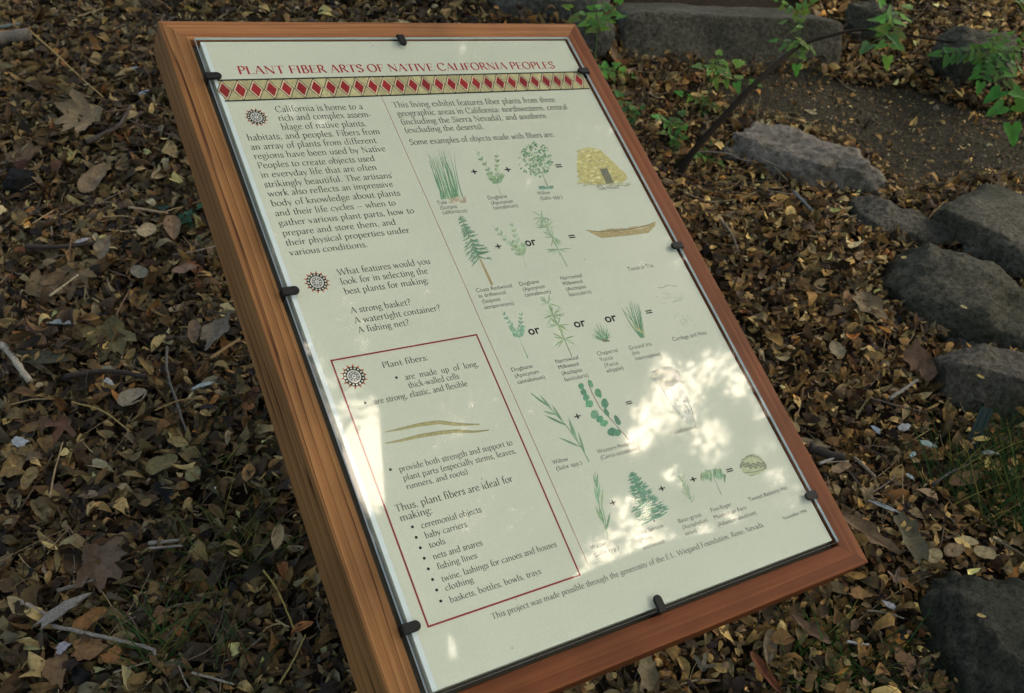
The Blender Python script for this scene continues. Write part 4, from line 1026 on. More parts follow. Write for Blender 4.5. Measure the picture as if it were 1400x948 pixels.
# ------------------------------------------------------------------ single fallen leaves large enough to point at
def maple_outline(lobes=5, n=60, depth=.42, jag=.07, squash=1.0):
    pts = []
    for i in range(n):
        a = -math.pi + 2 * math.pi * (i + .5) / n
        r = 0.30
        for k_ in range(lobes):
            c = (k_ - (lobes - 1) / 2) * (2.0 / max(1, lobes - 1)) * 1.12
            d = abs(a - c); ln = 1.0 - .13 * abs(c) ** 1.3
            r = max(r, ln * max(0, 1 - (d / .47) ** 1.15 * depth * 1.6))
        r *= 1 + jag * math.sin(i * 2.9) + jag * .6 * math.sin(i * 5.3 + 1)
        pts.append((r * math.cos(a), r * math.sin(a) * squash))
    return pts
def oval_outline(aspect=.5, n=30, jag=.03, tip=1.0):
    pts = []
    for i in range(n):
        a = 2 * math.pi * i / n; c = math.cos(a)
        pts.append((c, aspect * math.sin(a) * (1 - .25 * c * tip) * (1 + jag * math.sin(i * 4.1)) * (abs(math.sin(a)) ** .12 if tip > .5 else 1)))
    return pts
def torn_outline(aspect=.6, n=34, seed=1):
    r0 = random.Random(seed); ph = [r0.uniform(0, 6.28) for _ in range(4)]
    return [((1 + .2 * math.sin(3 * a + ph[0]) + .14 * math.sin(5 * a + ph[1]) + .1 * math.sin(9 * a + ph[2])) * math.cos(a), aspect * (1 + .2 * math.sin(2 * a + ph[3]) + .12 * math.sin(7 * a + ph[1])) * math.sin(a)) for a in np.linspace(0, 2 * math.pi, n, endpoint=False)]
def single_leaf(px, py, size_px, ang, outline, col, label, curl=.18, lift=.036, fold=.12, tilt=(0, 0), name='fallen_leaf', stalk=False, group=None):
    """size_px = half length in photo pixels; ang = direction of the tip in the photo, degrees anticlockwise"""
    lift *= .92; c = at(px, py, lift); s = scale_at(px, py) * size_px
    up = ground_normal(c[0], c[1]); rt = R[:, 0]; dn = R[:, 1]
    ex = rt - up * (rt @ up); ex /= np.linalg.norm(ex); ey = np.cross(up, ex)
    up2 = up + ex * tilt[0] + ey * tilt[1]; up2 /= np.linalg.norm(up2)
    a = math.radians(ang); d = ex * math.cos(a) + ey * math.sin(a) * 1.25; d -= up2 * (d @ up2); d /= np.linalg.norm(d); w = np.cross(up2, d)
    sd = random.random() * 10
    rings = [0.0, .3, .55, .78, .93, 1.0]; n = len(outline); V, F, Cc = [], [], []
    o2 = np.array(outline)
    for ri, rr in enumerate(rings):
        for i in range(n):
            x, y = o2[i] * rr
            z = curl * (rr ** 2) * (.5 + .5 * math.sin(3 * math.atan2(y, x) + sd)) + fold * abs(y) + .05 * noise.noise(Vector((x * 2.3 + sd, y * 2.3, sd))) * 2 + .035 * noise.noise(Vector((x * 6 + sd, y * 6, sd)))
            V.append(c + (d * x + w * y + up2 * z * .8) * s)
            # veins run from the stalk end into the lobes
            vein = 0
            th = math.atan2(y, x + .25); v_ = min(abs(th - q) for q in (-1.1, -.55, 0, .55, 1.1)) * math.hypot(x + .25, y)
            k_ = (0.82 if v_ < .035 else 1.0) * (1 + .22 * noise.noise(Vector((x * 3 + sd, y * 3, 4)))) * (1 - .18 * rr ** 3)
            Cc.append([q * k_ * w_ for q, w_ in zip(col, (.82, .82, .72))])
    for ri in range(len(rings) - 1):
        for i in range(n): F.append((ri * n + i, ri * n + (i + 1) % n, (ri + 1) * n + (i + 1) % n, (ri + 1) * n + i))
    V = np.array(V); base = c.copy()
    o = mesh_from(name, V - base, F, LEAF, colors=np.array(Cc), smooth=True); o.location = base
    tag(o, label, 'leaf', group)
    if stalk:
        a0 = np.zeros(3); pts = [a0 - d * s * t + up2 * s * (.03 + .1 * t * t) + w * s * .15 * t * t for t in np.linspace(.2, 1.1, 6)]
        v, f = tube_mesh(pts, s * .018, 5); mesh_from('leaf_stalk', v, f, TWIG, o, colors=np.tile([(0.16, 0.10, 0.06)], (len(v), 1)))
    return o
M5 = maple_outline(5); M3 = maple_outline(3, 48, .5, .05); M5b = maple_outline(5, 60, .36, .05, 1.1)
TAN, BRN, RED, OLV, GRY, ORG, DKB, PINK = (0.25, 0.19, 0.12), (0.16, 0.105, 0.06), (0.15, 0.065, 0.04), (0.15, 0.13, 0.062), (0.19, 0.175, 0.145), (0.27, 0.135, 0.05), (0.085, 0.055, 0.036), (0.25, 0.155, 0.11)
for a in [
 (125, 158, 52, 195, M5, TAN, 'big tan maple leaf lying left of the top corner of the sign', .22, .05, .1, (.1, -.25), 'fallen_leaf', True),
 (32, 222, 36, 120, M5b, BRN, 'big brown maple leaf by the black stone at the left edge', .2, .04, .1, (0, -.2), 'fallen_leaf', True),
 (128, 245, 30, 70, oval_outline(.42), (0.20, 0.15, 0.10), 'long folded brown leaf right of the black stone', .15, .045, .35, (.2, -.1)),
 (95, 372, 48, 290, M5, (0.17, 0.12, 0.07), 'big brown maple leaf above a larger olive one on the left', .2, .045, .08, (0, -.2), 'fallen_leaf', True),
 (48, 398, 40, 30, M5b, (0.14, 0.105, 0.06), 'dull brown maple leaf at the left edge beside a pale straw', .15, .04, .1, (.1, -.1)),
 (152, 452, 56, 270, M5, OLV, 'largest maple leaf on the left in olive yellow with ragged lobes', .2, .045, .08, (0, -.22), 'fallen_leaf', True),
 (58, 489, 38, 2, oval_outline(.30), (0.07, 0.075, 0.055), 'long oval grey green leaf at the left edge', .05, .045, .05, (0, -.1)),
 (48, 458, 26, 145, oval_outline(.25), (0.20, 0.12, 0.09), 'narrow pinkish brown leaf above the oval grey green one', .1, .045, .2),
 (181, 543, 20, 20, oval_outline(.62, tip=.6), (0.32, 0.265, 0.20), 'pale tan oval leaf with clear veins left of the sign', .12, .05, .1, (0, -.25)),
 (88, 580, 32, 250, M3, (0.15, 0.08, 0.055), 'glossy reddish brown three lobed leaf on the left', .2, .05, .1, (.1, -.2)),
 (60, 575, 22, 280, M3, (0.12, 0.075, 0.05), 'small dark brown lobed leaf touching the reddish brown three lobed one', .2, .045, .1),
 (130, 762, 56, 330, M5, (0.15, 0.10, 0.07), 'big dusky brown maple leaf in the lower left', .25, .05, .1, (-.1, -.2), 'fallen_leaf', True),
 (218, 835, 21, 300, M3, (0.21, 0.11, 0.06), 'reddish brown leaf among grass blades in the lower left', .15, .045, .1, (0, -.2)),
 (124, 848, 24, 35, oval_outline(.45), ORG, 'orange curled leaf under the grey wood chip', .3, .045, .3),
 (120, 888, 22, 10, torn_outline(.7, seed=3), (0.24, 0.13, 0.06), 'torn orange brown leaf near the bottom edge on the left', .2, .045, .1),
 (78, 915, 24, 300, torn_outline(.6, seed=8), (0.19, 0.115, 0.06), 'crumpled brown leaf at the bottom left edge', .2, .045, .1),
 (154, 896, 13, 0, torn_outline(.8, seed=5), (0.27, 0.12, 0.04), 'small bright orange leaf scrap near the bottom edge', .2, .05, .1),
 (236, 312, 22, 290, oval_outline(.5), (0.20, 0.135, 0.085), 'brown oval leaf beside the dark green seedling', .2, .045, .25, (.1, -.1)),
 (253, 368, 17, 20, oval_outline(.5), (0.20, 0.13, 0.10), 'pinkish brown oval leaf below the dark green seedling', .15, .045, .15),
 (201, 315, 15, 80, oval_outline(.8, tip=.4), (0.36, 0.29, 0.19), 'round pale tan leaf left of the dark green seedling', .15, .05, .05),
 (190, 372, 14, 150, oval_outline(.7, tip=.4), GRY, 'round pale grey leaf left of the sign at mid height', .15, .05, .1),
 (140, 340, 18, 90, torn_outline(.7, seed=12), (0.21, 0.17, 0.125), 'crumpled greyish leaf left of the flat black stone', .35, .05, .2),
 (18, 640, 22, 60, torn_outline(.6, seed=22), (0.21, 0.14, 0.06), 'yellow brown leaf at the left edge below the lichen', .2, .05, .2),
 (40, 655, 18, 260, oval_outline(.5), (0.24, 0.18, 0.09), 'tan leaf pointing down at the left edge', .25, .045, .2),
 (222, 635, 22, 20, oval_outline(.6, tip=.6), (0.22, 0.18, 0.085), 'olive tan leaf with a curled rim left of the sign', .25, .05, .15),
 (264, 648, 12, 80, oval_outline(.85, tip=.3), (0.26, 0.23, 0.12), 'small round yellow green leaf near the left side of the sign', .1, .055, .05),
 (266, 455, 20, 280, oval_outline(.42), (0.17, 0.12, 0.085), 'drooping brown leaf beside the left side of the sign', .3, .05, .3),
 (295, 455, 28, 250, torn_outline(.5, seed=31), (0.16, 0.14, 0.115), 'grey brown torn leaf against the left side of the sign', .25, .05, .2),
 (1186, 418, 26, 300, torn_outline(.6, seed=14), (0.22, 0.165, 0.10), 'tan torn leaf beside the big dark edging stone', .25, .05, .2, (0, -.1)),
 (1150, 425, 24, 20, oval_outline(.3), (0.18, 0.125, 0.07), 'curled brown leaf left of the tan torn one', .25, .045, .3),
 (1254, 492, 22, 110, torn_outline(.85, seed=17), (0.17, 0.10, 0.065), 'broad red brown leaf leaning on the brown grey stone', .2, .06, .1, (-.3, -.3)),
 (1268, 505, 17, 80, oval_outline(.6), (0.14, 0.085, 0.055), 'dark brown leaf standing against the brown grey stone', .2, .06, .2, (-.4, -.2)),
 (1144, 478, 14, 100, oval_outline(.7, tip=.5), (0.27, 0.225, 0.15), 'pale grey tan leaf right of the sign at mid height', .2, .05, .1),
 (1190, 733, 42, 325, oval_outline(.26), (0.21, 0.145, 0.09), 'long curled brown leaf beside the lower right corner of the sign', .3, .06, .3, (.2, -.1)),
 (1246, 735, 36, 285, torn_outline(.45, seed=40), (0.145, 0.13, 0.085), 'long olive grey torn leaf right of the lower right corner of the sign', .2, .05, .15),
 (1305, 752, 16, 20, oval_outline(.6), (0.23, 0.165, 0.10), 'tan oval leaf above the mossy boulder', .15, .05, .1),
 (1277, 760, 13, 30, oval_outline(.75, tip=.4), (0.33, 0.27, 0.155), 'round cream tan leaf above the mossy boulder', .15, .05, .1),
 (1346, 756, 15, 170, oval_outline(.65, tip=.4), (0.31, 0.25, 0.145), 'pale yellow tan leaf above the right end of the mossy boulder', .15, .05, .1),
 (1225, 792, 18, 60, M3, (0.24, 0.165, 0.125), 'pinkish tan lobed leaf left of the mossy boulder', .2, .05, .1, (0, -.2)),
 (1175, 812, 14, 350, torn_outline(.6, seed=51), (0.30, 0.17, 0.07), 'orange tan torn leaf below the lower right corner of the sign', .2, .05, .1),
 (1243, 802, 12, 320, oval_outline(.4), ORG, 'small orange curled leaf left of the mossy boulder', .3, .05, .3),
 (1238, 905, 18, 280, torn_outline(.8, seed=61), (0.24, 0.14, 0.075), 'reddish tan leaf at the foot of the mossy boulder', .2, .05, .1),
 (1108, 862, 30, 140, oval_outline(.32), (0.15, 0.095, 0.06), 'long dark brown leaf below the bottom side of the sign', .25, .05, .25),
 (885, 918, 26, 80, torn_outline(.6, seed=70), (0.20, 0.16, 0.095), 'broad olive tan leaf below the bottom side of the sign', .25, .05, .15),
 (960, 912, 22, 60, M3, (0.17, 0.15, 0.12), 'grey lobed leaf below the bottom side of the sign', .3, .05, .15),
 (1046, 920, 32, 305, oval_outline(.25), (0.16, 0.055, 0.025), 'long dark red leaf near the bottom edge of the frame', .2, .05, .3),
 (1052, 885, 26, 250, oval_outline(.34), (0.22, 0.175, 0.125), 'long grey tan leaf near the bottom edge of the frame', .2, .05, .3),
 (1320, 655, 28, 20, oval_outline(.4), (0.17, 0.10, 0.055), 'brown leaf lying under the green stake', .2, .045, .2),
 (1150, 640, 16, 20, oval_outline(.45), (0.24, 0.17, 0.10), 'tan leaf beside the dark stick right of the sign', .2, .05, .1),
 (890, 130, 18, 20, M3, (0.20, 0.135, 0.085), 'brown lobed leaf between the sign and the path', .2, .04, .1),
 (842, 78, 16, 120, oval_outline(.4), (0.23, 0.14, 0.08), 'orange brown leaf leaning on the dark step slab', .2, .05, .2, (0, -.3)),
 (1113, 607, 22, 345, oval_outline(.3), (0.2, 0.155, 0.1), 'long tan leaf above the dark stick right of the sign', .2, .05, .2),
]: single_leaf(*a)
# leaves that lie on the stones and the path
for px, py, s, ang, col, label, lift in [(1236, 352, 4.5, 20, (0.42, 0.34, 0.15), 'small yellow leaf near the top end of the big dark edging stone', .075), (1318, 420, 5, 330, (0.42, 0.36, 0.2), 'small cream leaf in the middle of the big dark edging stone', .09), (1339, 422, 4, 300, (0.45, 0.37, 0.16), 'small yellow leaf right of the cream one on the big dark edging stone', .09),
    (1341, 515, 5, 330, (0.40, 0.33, 0.1), 'small yellow leaf on the brown grey stone', .1), (1342, 842, 6, 350, (0.40, 0.3, 0.13), 'small tan leaf lying on the mossy boulder', .12), (1189, 358, 7, 10, (0.42, 0.38, 0.28), 'pale cream leaf left of the big dark edging stone', .045),
    (1112, 155, 6, 0, (0.38, 0.33, 0.22), 'pale leaf lying alone on the path', .014), (1150, 178, 5, 340, (0.32, 0.22, 0.06), 'golden leaf on the path', .014), (1354, 198, 4, 320, (0.40, 0.3, 0.13), 'yellow leaf at the right side of the path', .014), (1142, 288, 9, 15, (0.24, 0.26, 0.08), 'yellow green leaf below the long pale edging stone', .05)]:
    single_leaf(px, py, s, ang, oval_outline(.5), col, label, .1, lift, .1)

# ------------------------------------------------------------------ sticks, straws, chips, scraps of lichen
def stick(pts_px, r_px, col, label, name='twig', lift=.045, cat='twig', taper=.7, knots=0.0):
    s = scale_at(*pts_px[len(pts_px) // 2]); ctl = [at(*p, lift) for p in pts_px]
    pts = _spl(ctl, False, 6) if len(ctl) > 2 else [ctl[0] + (ctl[1] - ctl[0]) * t for t in np.linspace(0, 1, 8)]
    n = len(pts); pts = [p + np.array([random.uniform(-1, 1), random.uniform(-1, 1), random.uniform(-.4, .4)]) * s * r_px * .22 for p in pts]
    rad = [s * r_px * (1 - (1 - taper) * i / (n - 1)) * random.uniform(.88, 1.12) for i in range(n)]
    base = pts[0].copy(); v, f = tube_mesh([p - base for p in pts], rad, 8)
    o = mesh_from(name, v, f, TWIG, colors=np.tile([col], (len(v), 1)), smooth=True); o.location = base
    return tag(o, label, cat)
stick([(-30, 56), (8, 52), (40, 47)], 9, (0.13, 0.115, 0.09), 'thick grey brown log end at the top left edge', 'log', .05, 'log', .95)
stick([(-20, 40), (28, 33)], 3, (0.13, 0.15, 0.13), 'grey green stick above the log end at the top left edge')
stick([(2, 470), (20, 492), (40, 522)], 5, (0.30, 0.27, 0.21), 'pale bleached stick at the left edge', taper=.9)
stick([(72, 856), (120, 866), (180, 880), (208, 888), (212, 896)], 3.0, (0.19, 0.172, 0.142), 'long pale grey twig with a bent end in the lower left')
stick([(30, 822), (64, 840)], 3.4, (0.22, 0.19, 0.15), 'short grey stick left of the grey wood chip')
stick([(78, 808), (95, 803), (130, 792)], 3, (0.13, 0.11, 0.09), 'dark grey twig above the grey wood chip')
stick([(203, 743), (225, 741), (246, 738)], 3, (0.21, 0.19, 0.155), 'upper of two short bleached sticks left of the sign')
stick([(204, 750), (250, 746)], 2.2, (0.21, 0.19, 0.155), 'lower of two short bleached sticks left of the sign')
stick([(118, 195), (140, 184), (162, 172), (178, 146)], 3.4, (0.06, 0.05, 0.04), 'dark bent twig beside the big tan maple leaf')
stick([(38, 40), (72, 70), (108, 104), (141, 133)], 1.3, (0.25, 0.17, 0.065), 'long thin straw running down from the top left', 'straw', .06, 'straw')
stick([(68, 405), (88, 390), (107, 376)], 1.6, (0.33, 0.29, 0.18), 'pale straw lying across two maple leaves', 'straw', .07, 'straw')
stick([(176, 284), (205, 288), (230, 292)], 2.2, (0.24, 0.18, 0.11), 'brown stick ending at the dark green seedling')
stick([(35, 337), (95, 337), (160, 326)], 3.2, (0.045, 0.036, 0.028), 'dark stick across the leaves on the left')
stick([(88, 515), (150, 508), (200, 515)], 4, (0.035, 0.028, 0.022), 'dark rotten stick above the pale oval leaf', taper=.8)
stick([(228, 475), (229, 510), (240, 545), (255, 590), (264, 603)], 2.0, (0.09, 0.085, 0.07), 'thin dark stem hanging down left of the sign')
stick([(98, 550), (140, 562), (178, 590)], 1.3, (0.22, 0.17, 0.06), 'thin yellow straw right of the reddish brown leaf', 'straw', .06, 'straw')
stick([(212, 561), (245, 548), (278, 544)], 1.2, (0.24, 0.16, 0.06), 'thin golden straw near the left side of the sign', 'straw', .06, 'straw')
stick([(68, 680), (76, 640), (86, 605)], 1.3, (0.26, 0.19, 0.10), 'brown straw standing upright in the left leaves', 'straw', .06, 'straw')
stick([(288, 490), (310, 475), (328, 464)], 2.4, (0.24, 0.16, 0.075), 'tan stick leaning on the left side of the sign')
stick([(360, 780), (378, 805), (392, 835), (402, 860)], 1.5, (0.24, 0.19, 0.05), 'yellow grass stalk beside the left side of the sign', 'straw', .06, 'straw')
stick([(382, 935), (400, 905), (418, 868)], 1.3, (0.22, 0.18, 0.06), 'yellow straw at the bottom beside the sign', 'straw', .06, 'straw')
stick([(155, 920), (180, 912), (207, 904)], 1.6, (0.16, 0.13, 0.09), 'thin brown twig near the bottom edge on the left')
stick([(262, 920), (300, 930), (320, 936)], 1.8, (0.22, 0.2, 0.15), 'thin grey twig near the bottom edge in the left grass')
stick([(1106, 612), (1130, 620), (1156, 627)], 7, (0.04, 0.036, 0.03), 'short thick dark stick touching the right side of the sign', taper=.8)
stick([(1120, 634), (1136, 628), (1150, 622)], 2.0, (0.30, 0.29, 0.26), 'short white twig below the thick dark stick')
stick([(1122, 632), (1160, 631)], 1.2, (0.27, 0.24, 0.18), 'thin pale twig below the thick dark stick')
stick([(1168, 626), (1182, 638), (1196, 652)], 2.6, (0.21, 0.17, 0.12), 'tan split stick right of the thick dark stick')
stick([(1085, 262), (1110, 288)], 2.4, (0.14, 0.15, 0.14), 'grey stick below the long pale edging stone')
stick([(985, 300), (1000, 320), (1010, 345)], 1.6, (0.17, 0.14, 0.1), 'thin brown twig right of the sign near the top')
stick([(1216, 545), (1240, 530), (1254, 520)], 2.6, (0.23, 0.21, 0.17), 'grey twig left of the brown grey stone')
stick([(1185, 835), (1210, 838), (1236, 846)], 1.6, (0.15, 0.14, 0.1), 'thin grey twig left of the mossy boulder')
stick([(1158, 877), (1172, 880), (1188, 882)], 2.0, (0.36, 0.36, 0.33), 'short white twig left of the blue grey pebble')
stick([(1120, 760), (1150, 757), (1168, 752)], 1.6, (0.28, 0.26, 0.22), 'short pale twig below the lower right corner of the sign')
stick([(1355, 735), (1380, 748), (1400, 760)], 1.6, (0.12, 0.1, 0.07), 'thin dark twig at the right edge above the mossy boulder')
# wood chip and pale scraps
def chip(px, py, hl, aspect, ang, col, label, name, cat, lift=.05, th=.12, seed=1):
    c = at(px, py, lift); s = scale_at(px, py) * hl; up = ground_normal(c[0], c[1]); ex = R[:, 0] - up * (R[:, 0] @ up); ex /= np.linalg.norm(ex); ey = np.cross(up, ex)
    a = math.radians(ang); d = ex * math.cos(a) + ey * math.sin(a) * 1.25; d /= np.linalg.norm(d); w = np.cross(up, d)
    o2 = np.array(torn_outline(aspect, 26, seed)) * s; n = len(o2); bow = lambda x: .12 * s * math.cos(x / s * 1.6)
    lo = [d * x + w * y + up * bow(x) for x, y in o2]; hi = [p * .96 + up * s * th for p in lo]
    F = [tuple(range(n))[::-1], tuple(n + i for i in range(n))] + [(i, (i + 1) % n, n + (i + 1) % n, n + i) for i in range(n)]
    o = mesh_from(name, lo + hi, F, TWIG, colors=np.tile([col], (2 * n, 1))); o.location = c
    return tag(o, label, cat)
chip(82, 838, 34, .28, 32, (0.165, 0.152, 0.13), 'weathered grey wood chip in the lower left', 'wood_chip', 'wood chip', .06, .08, 4)
PALEC = (0.24, 0.27, 0.265)
for i, (px, py, hl, asp, ang, lab) in enumerate([(1268, 608, 11, .4, 345, 'largest bluish white bark scrap right of the sign'), (1198, 588, 8, .45, 300, 'bluish white bark scrap left of the greyish one'), (1236, 585, 10, .5, 20, 'ragged bluish grey bark scrap in the middle of the right leaves'), (1248, 622, 7, .4, 40, 'small bluish white scrap below the largest bark scrap'),
     (1208, 694, 18, .2, 335, 'long white bark shard beside the lower right corner of the sign'), (1244, 652, 6, .5, 300, 'small white scrap above the right grass'), (1216, 828, 9, .5, 320, 'pale white scrap left of the mossy boulder'), (1352, 620, 12, .25, 0, 'thin white bark shard right of the green stake'),
     (26, 605, 10, .9, 0, 'pale blue green lichen scrap at the left edge'), (85, 886, 9, .9, 30, 'pale green lichen tuft near the bottom left corner'), (198, 128, 9, .6, 40, 'bluish white lichen scrap left of the top corner of the sign'), (278, 528, 14, .25, 25, 'pale greenish white bark scrap left of the sign'), (84, 442, 16, .25, 8, 'white bark scrap left of the olive maple leaf'), (112, 330, 9, .35, 25, 'bluish white scrap on the dark stick on the left'), (148, 522, 8, .6, 330, 'white crumpled scrap above the pale oval leaf'), (186, 95, 9, .4, 350, 'pale cream leaf scrap beside the top left of the sign')]):
    chip(px, py, hl, asp, ang, tuple(q * random.uniform(.75, 1.05) for q in PALEC), lab, 'bark_scrap', 'scrap', .05, .1, 100 + i)

# ------------------------------------------------------------------ green plants
def lobed_leaf(c, d, w, up, L, col, V, F, Cc, aspect=.8):
    n = 15; b = len(V); pts = []
    for i in range(n):
        t = i / (n - 1); a = math.pi * (2 * t - 1)
        r = .62 + .2 * math.cos(3 * a) + .12 * math.cos(a) + .07 * math.cos(9 * a)
        pts.append((.45 + .62 * r * math.cos(a), aspect * .62 * r * math.sin(a)))
    V.append(np.array(c, float) + d * L * .4 - up * L * .06); Cc.append([q * .8 for q in col])
    for x, y in pts:
        V.append(c + d * L * x + w * L * y + up * L * (.10 * abs(y) * 2 - .22 * x * x)); Cc.append([q * random.uniform(.85, 1.15) for q in col])
    for i in range(n - 1): F.append((b, b + 1 + i, b + 2 + i))
def leaf_spray(c, axis, L, n, col, V, F, Cc, spread=1.0):
    """a pinnate spray of lobed leaflets along an axis"""
    axis = axis / np.linalg.norm(axis); upv = np.array([0, 0, 1.0]); toC = CAM - c; toC /= np.linalg.norm(toC)
    side = np.cross(axis, upv * .6 + toC * .5); side /= np.linalg.norm(side); nn = np.cross(side, axis)
    k0 = len(V); w0 = side * min(.0009, L * .03)                    # the stalk that carries the leaflets
    for p in (c - axis * L * .1, c + axis * L * 1.02): V += [p - w0, p + w0, p + nn * min(.0012, L * .04)]; Cc += [[q * .8 for q in col]] * 3
    F += [(k0, k0 + 3, k0 + 4, k0 + 1), (k0 + 1, k0 + 4, k0 + 5, k0 + 2), (k0 + 2, k0 + 5, k0 + 3, k0)]
    for i in range(n):
        t = i / max(1, n - 1); p = c + axis * L * t
        for sg in ((-1, 1) if i < n - 1 else (0,)):
            d = axis * (.55 if sg else 1) + side * sg * spread + nn * random.uniform(-.3, .3); d /= np.linalg.norm(d)
            w = np.cross(nn + np.array([random.uniform(-.25, .25) for _ in range(3)]), d); w /= np.linalg.norm(w); up = np.cross(d, w)
            lobed_leaf(p, d, w, up, L * random.uniform(.40, .55) * (1.4 if n <= 3 else .88) * (1 if sg else 1.15), [q * random.uniform(.7, 1.25) for q in col], V, F, Cc)
LG, DG = (0.14, 0.28, 0.05), (0.085, 0.20, 0.04)
def above(px, py, ref, dz=0.0):
    """a point at the distance of a reference ground pixel, seen at another pixel"""
    g = at(*ref); depth = (g - CAM) @ R[:, 2] + dz; return CAM + rays((px, py))[0] * depth
def sprig_plant(foot, stem_px, sprays, label, name='seedling', lift=0.0, col=LG, stem_r=.0018):
    """a small herb: foot pixel on the ground, stem pixels in the vertical plane there, sprays = (pixel, tip pixel, leaflets)"""
    base = at(*foot); root = empty(name, base); tag(root, label, 'plant')
    ctl = [base] + [above(x, y, foot, -.01 * i) for i, (x, y) in enumerate(stem_px)]
    pts = _spl(ctl, False, 6); v, f = tube_mesh([p - base for p in pts], np.linspace(stem_r * 1.2, stem_r * .7, len(pts)), 6)
    mesh_from('stem', v, f, GREEN, root, colors=np.tile([(0.08, 0.13, 0.035)], (len(v), 1)), smooth=True)
    for (x0, y0), (x1, y1), n in sprays:
        V, F, Cc = [], [], []; a, b = above(x0, y0, foot), above(x1, y1, foot, -.03 + .06 * random.random())
        leaf_spray(a, b - a, float(np.linalg.norm(b - a)), n, col, V, F, Cc)
        mesh_from('leaf_spray', np.array(V) - base, F, GREEN, root, colors=np.clip(np.array(Cc), 0, 1), smooth=True)
    return root
sprig_plant((812, 112), [(814, 78), (816, 50), (818, 30)], [((818, 40), (784, 14), 4), ((818, 34), (812, 2), 4), ((818, 38), (842, 8), 4), ((816, 34), (800, 36), 3), ((820, 30), (840, 26), 3)], 'tall bright green seedling in front of the pale grey stone block', stem_r=.0022)
sprig_plant((812, 124), [(818, 98)], [((818, 97), (836, 92), 3), ((822, 96), (860, 102), 4), ((818, 96), (832, 104), 2)], 'low green seedling at the foot of the tall one beside the sign')
sprig_plant((866, 186), [(864, 158), (858, 144)], [((860, 150), (850, 136), 3), ((862, 156), (874, 150), 3), ((864, 162), (860, 172), 3)], 'small green seedling touching the right side of the sign', col=DG)
sprig_plant((962, 172), [(968, 130), (976, 105), (980, 92)], [((978, 95), (962, 92), 3), ((978, 94), (982, 78), 3), ((979, 94), (1000, 90), 3), ((976, 104), (1020, 112), 4), ((972, 110), (968, 112), 2), ((966, 140), (936, 131), 4), ((966, 142), (990, 148), 4), ((964, 146), (960, 158), 3)], 'bright green seedling between the sign and the path left of the branch')
sprig_plant((925, 225), [(922, 200), (918, 180), (914, 165)], [((916, 172), (904, 164), 3), ((916, 170), (928, 160), 3), ((920, 186), (912, 182), 3), ((922, 196), (932, 180), 3), ((922, 200), (926, 184), 2)], 'green seedling at the foot of the arching branch', col=DG)
sprig_plant((968, 228), [(966, 215), (964, 204)], [((966, 212), (956, 214), 3), ((964, 206), (970, 198), 2), ((966, 214), (980, 220), 3)], 'small green seedling right of the foot of the arching branch', col=DG)
sprig_plant((268, 336), [(262, 306), (256, 296)], [((258, 297), (231, 288), 2), ((260, 300), (245, 311), 2), ((258, 296), (268, 286), 2)], 'dark green three leaved seedling against the left side of the sign', col=(0.03, 0.10, 0.05))
sprig_plant((284, 352), [(282, 344)], [((282, 342), (270, 346), 2), ((282, 342), (276, 332), 2)], 'low dark green seedling below the three leaved one at the sign', col=(0.022, 0.075, 0.03))
sprig_plant((1276, 457), [(1277, 455)], [((1277, 455), (1281, 451), 2)], 'tiny green seedling at the lower end of the big dark edging stone')
sprig_plant((165, 116), [(152, 110)], [((150, 112), (140, 106), 3), ((150, 112), (158, 104), 2)], 'dim green moss tuft left of the top corner of the sign', 'moss_tuft', col=(0.03, 0.07, 0.02))

# the arching branch with its hanging green leaves
foot = (922, 250)
root = empty('arching_branch', at(*foot)); tag(root, 'dark arching branch with hanging green leaf sprays over the path', 'shrub')
ref = lambda i: (922 + i * 6, 250 - i * 10)
bp = [(918, 262), (930, 236), (950, 205), (985, 165), (1025, 122), (1060, 90), (1095, 62), (1130, 50), (1168, 42), (1210, 41), (1250, 50), (1300, 58), (1350, 66), (1430, 74)]
bd = [0, .0, 0, .02, .05, .10, .16, .2, .24, .26, .28, .3, .3, .32]
g0 = (at(*foot) - CAM) @ R[:, 2]
bpt = [CAM + rays(p)[0] * (g0 + d) for p, d in zip(bp, bd)]
base = at(*foot)
pts = _spl(bpt, False, 6); nP = len(pts); v, f = tube_mesh([p - base for p in pts], [(.0100 - .0070 * min(1, i / (nP * .7))) for i in range(nP)], 8)
mesh_from('branch', v, f, plain('dark_branch_bark', (0.014, 0.011, 0.007), .9, .1), root, smooth=True)
def bpoint(px, py, d): return CAM + rays((px, py))[0] * (g0 + d)
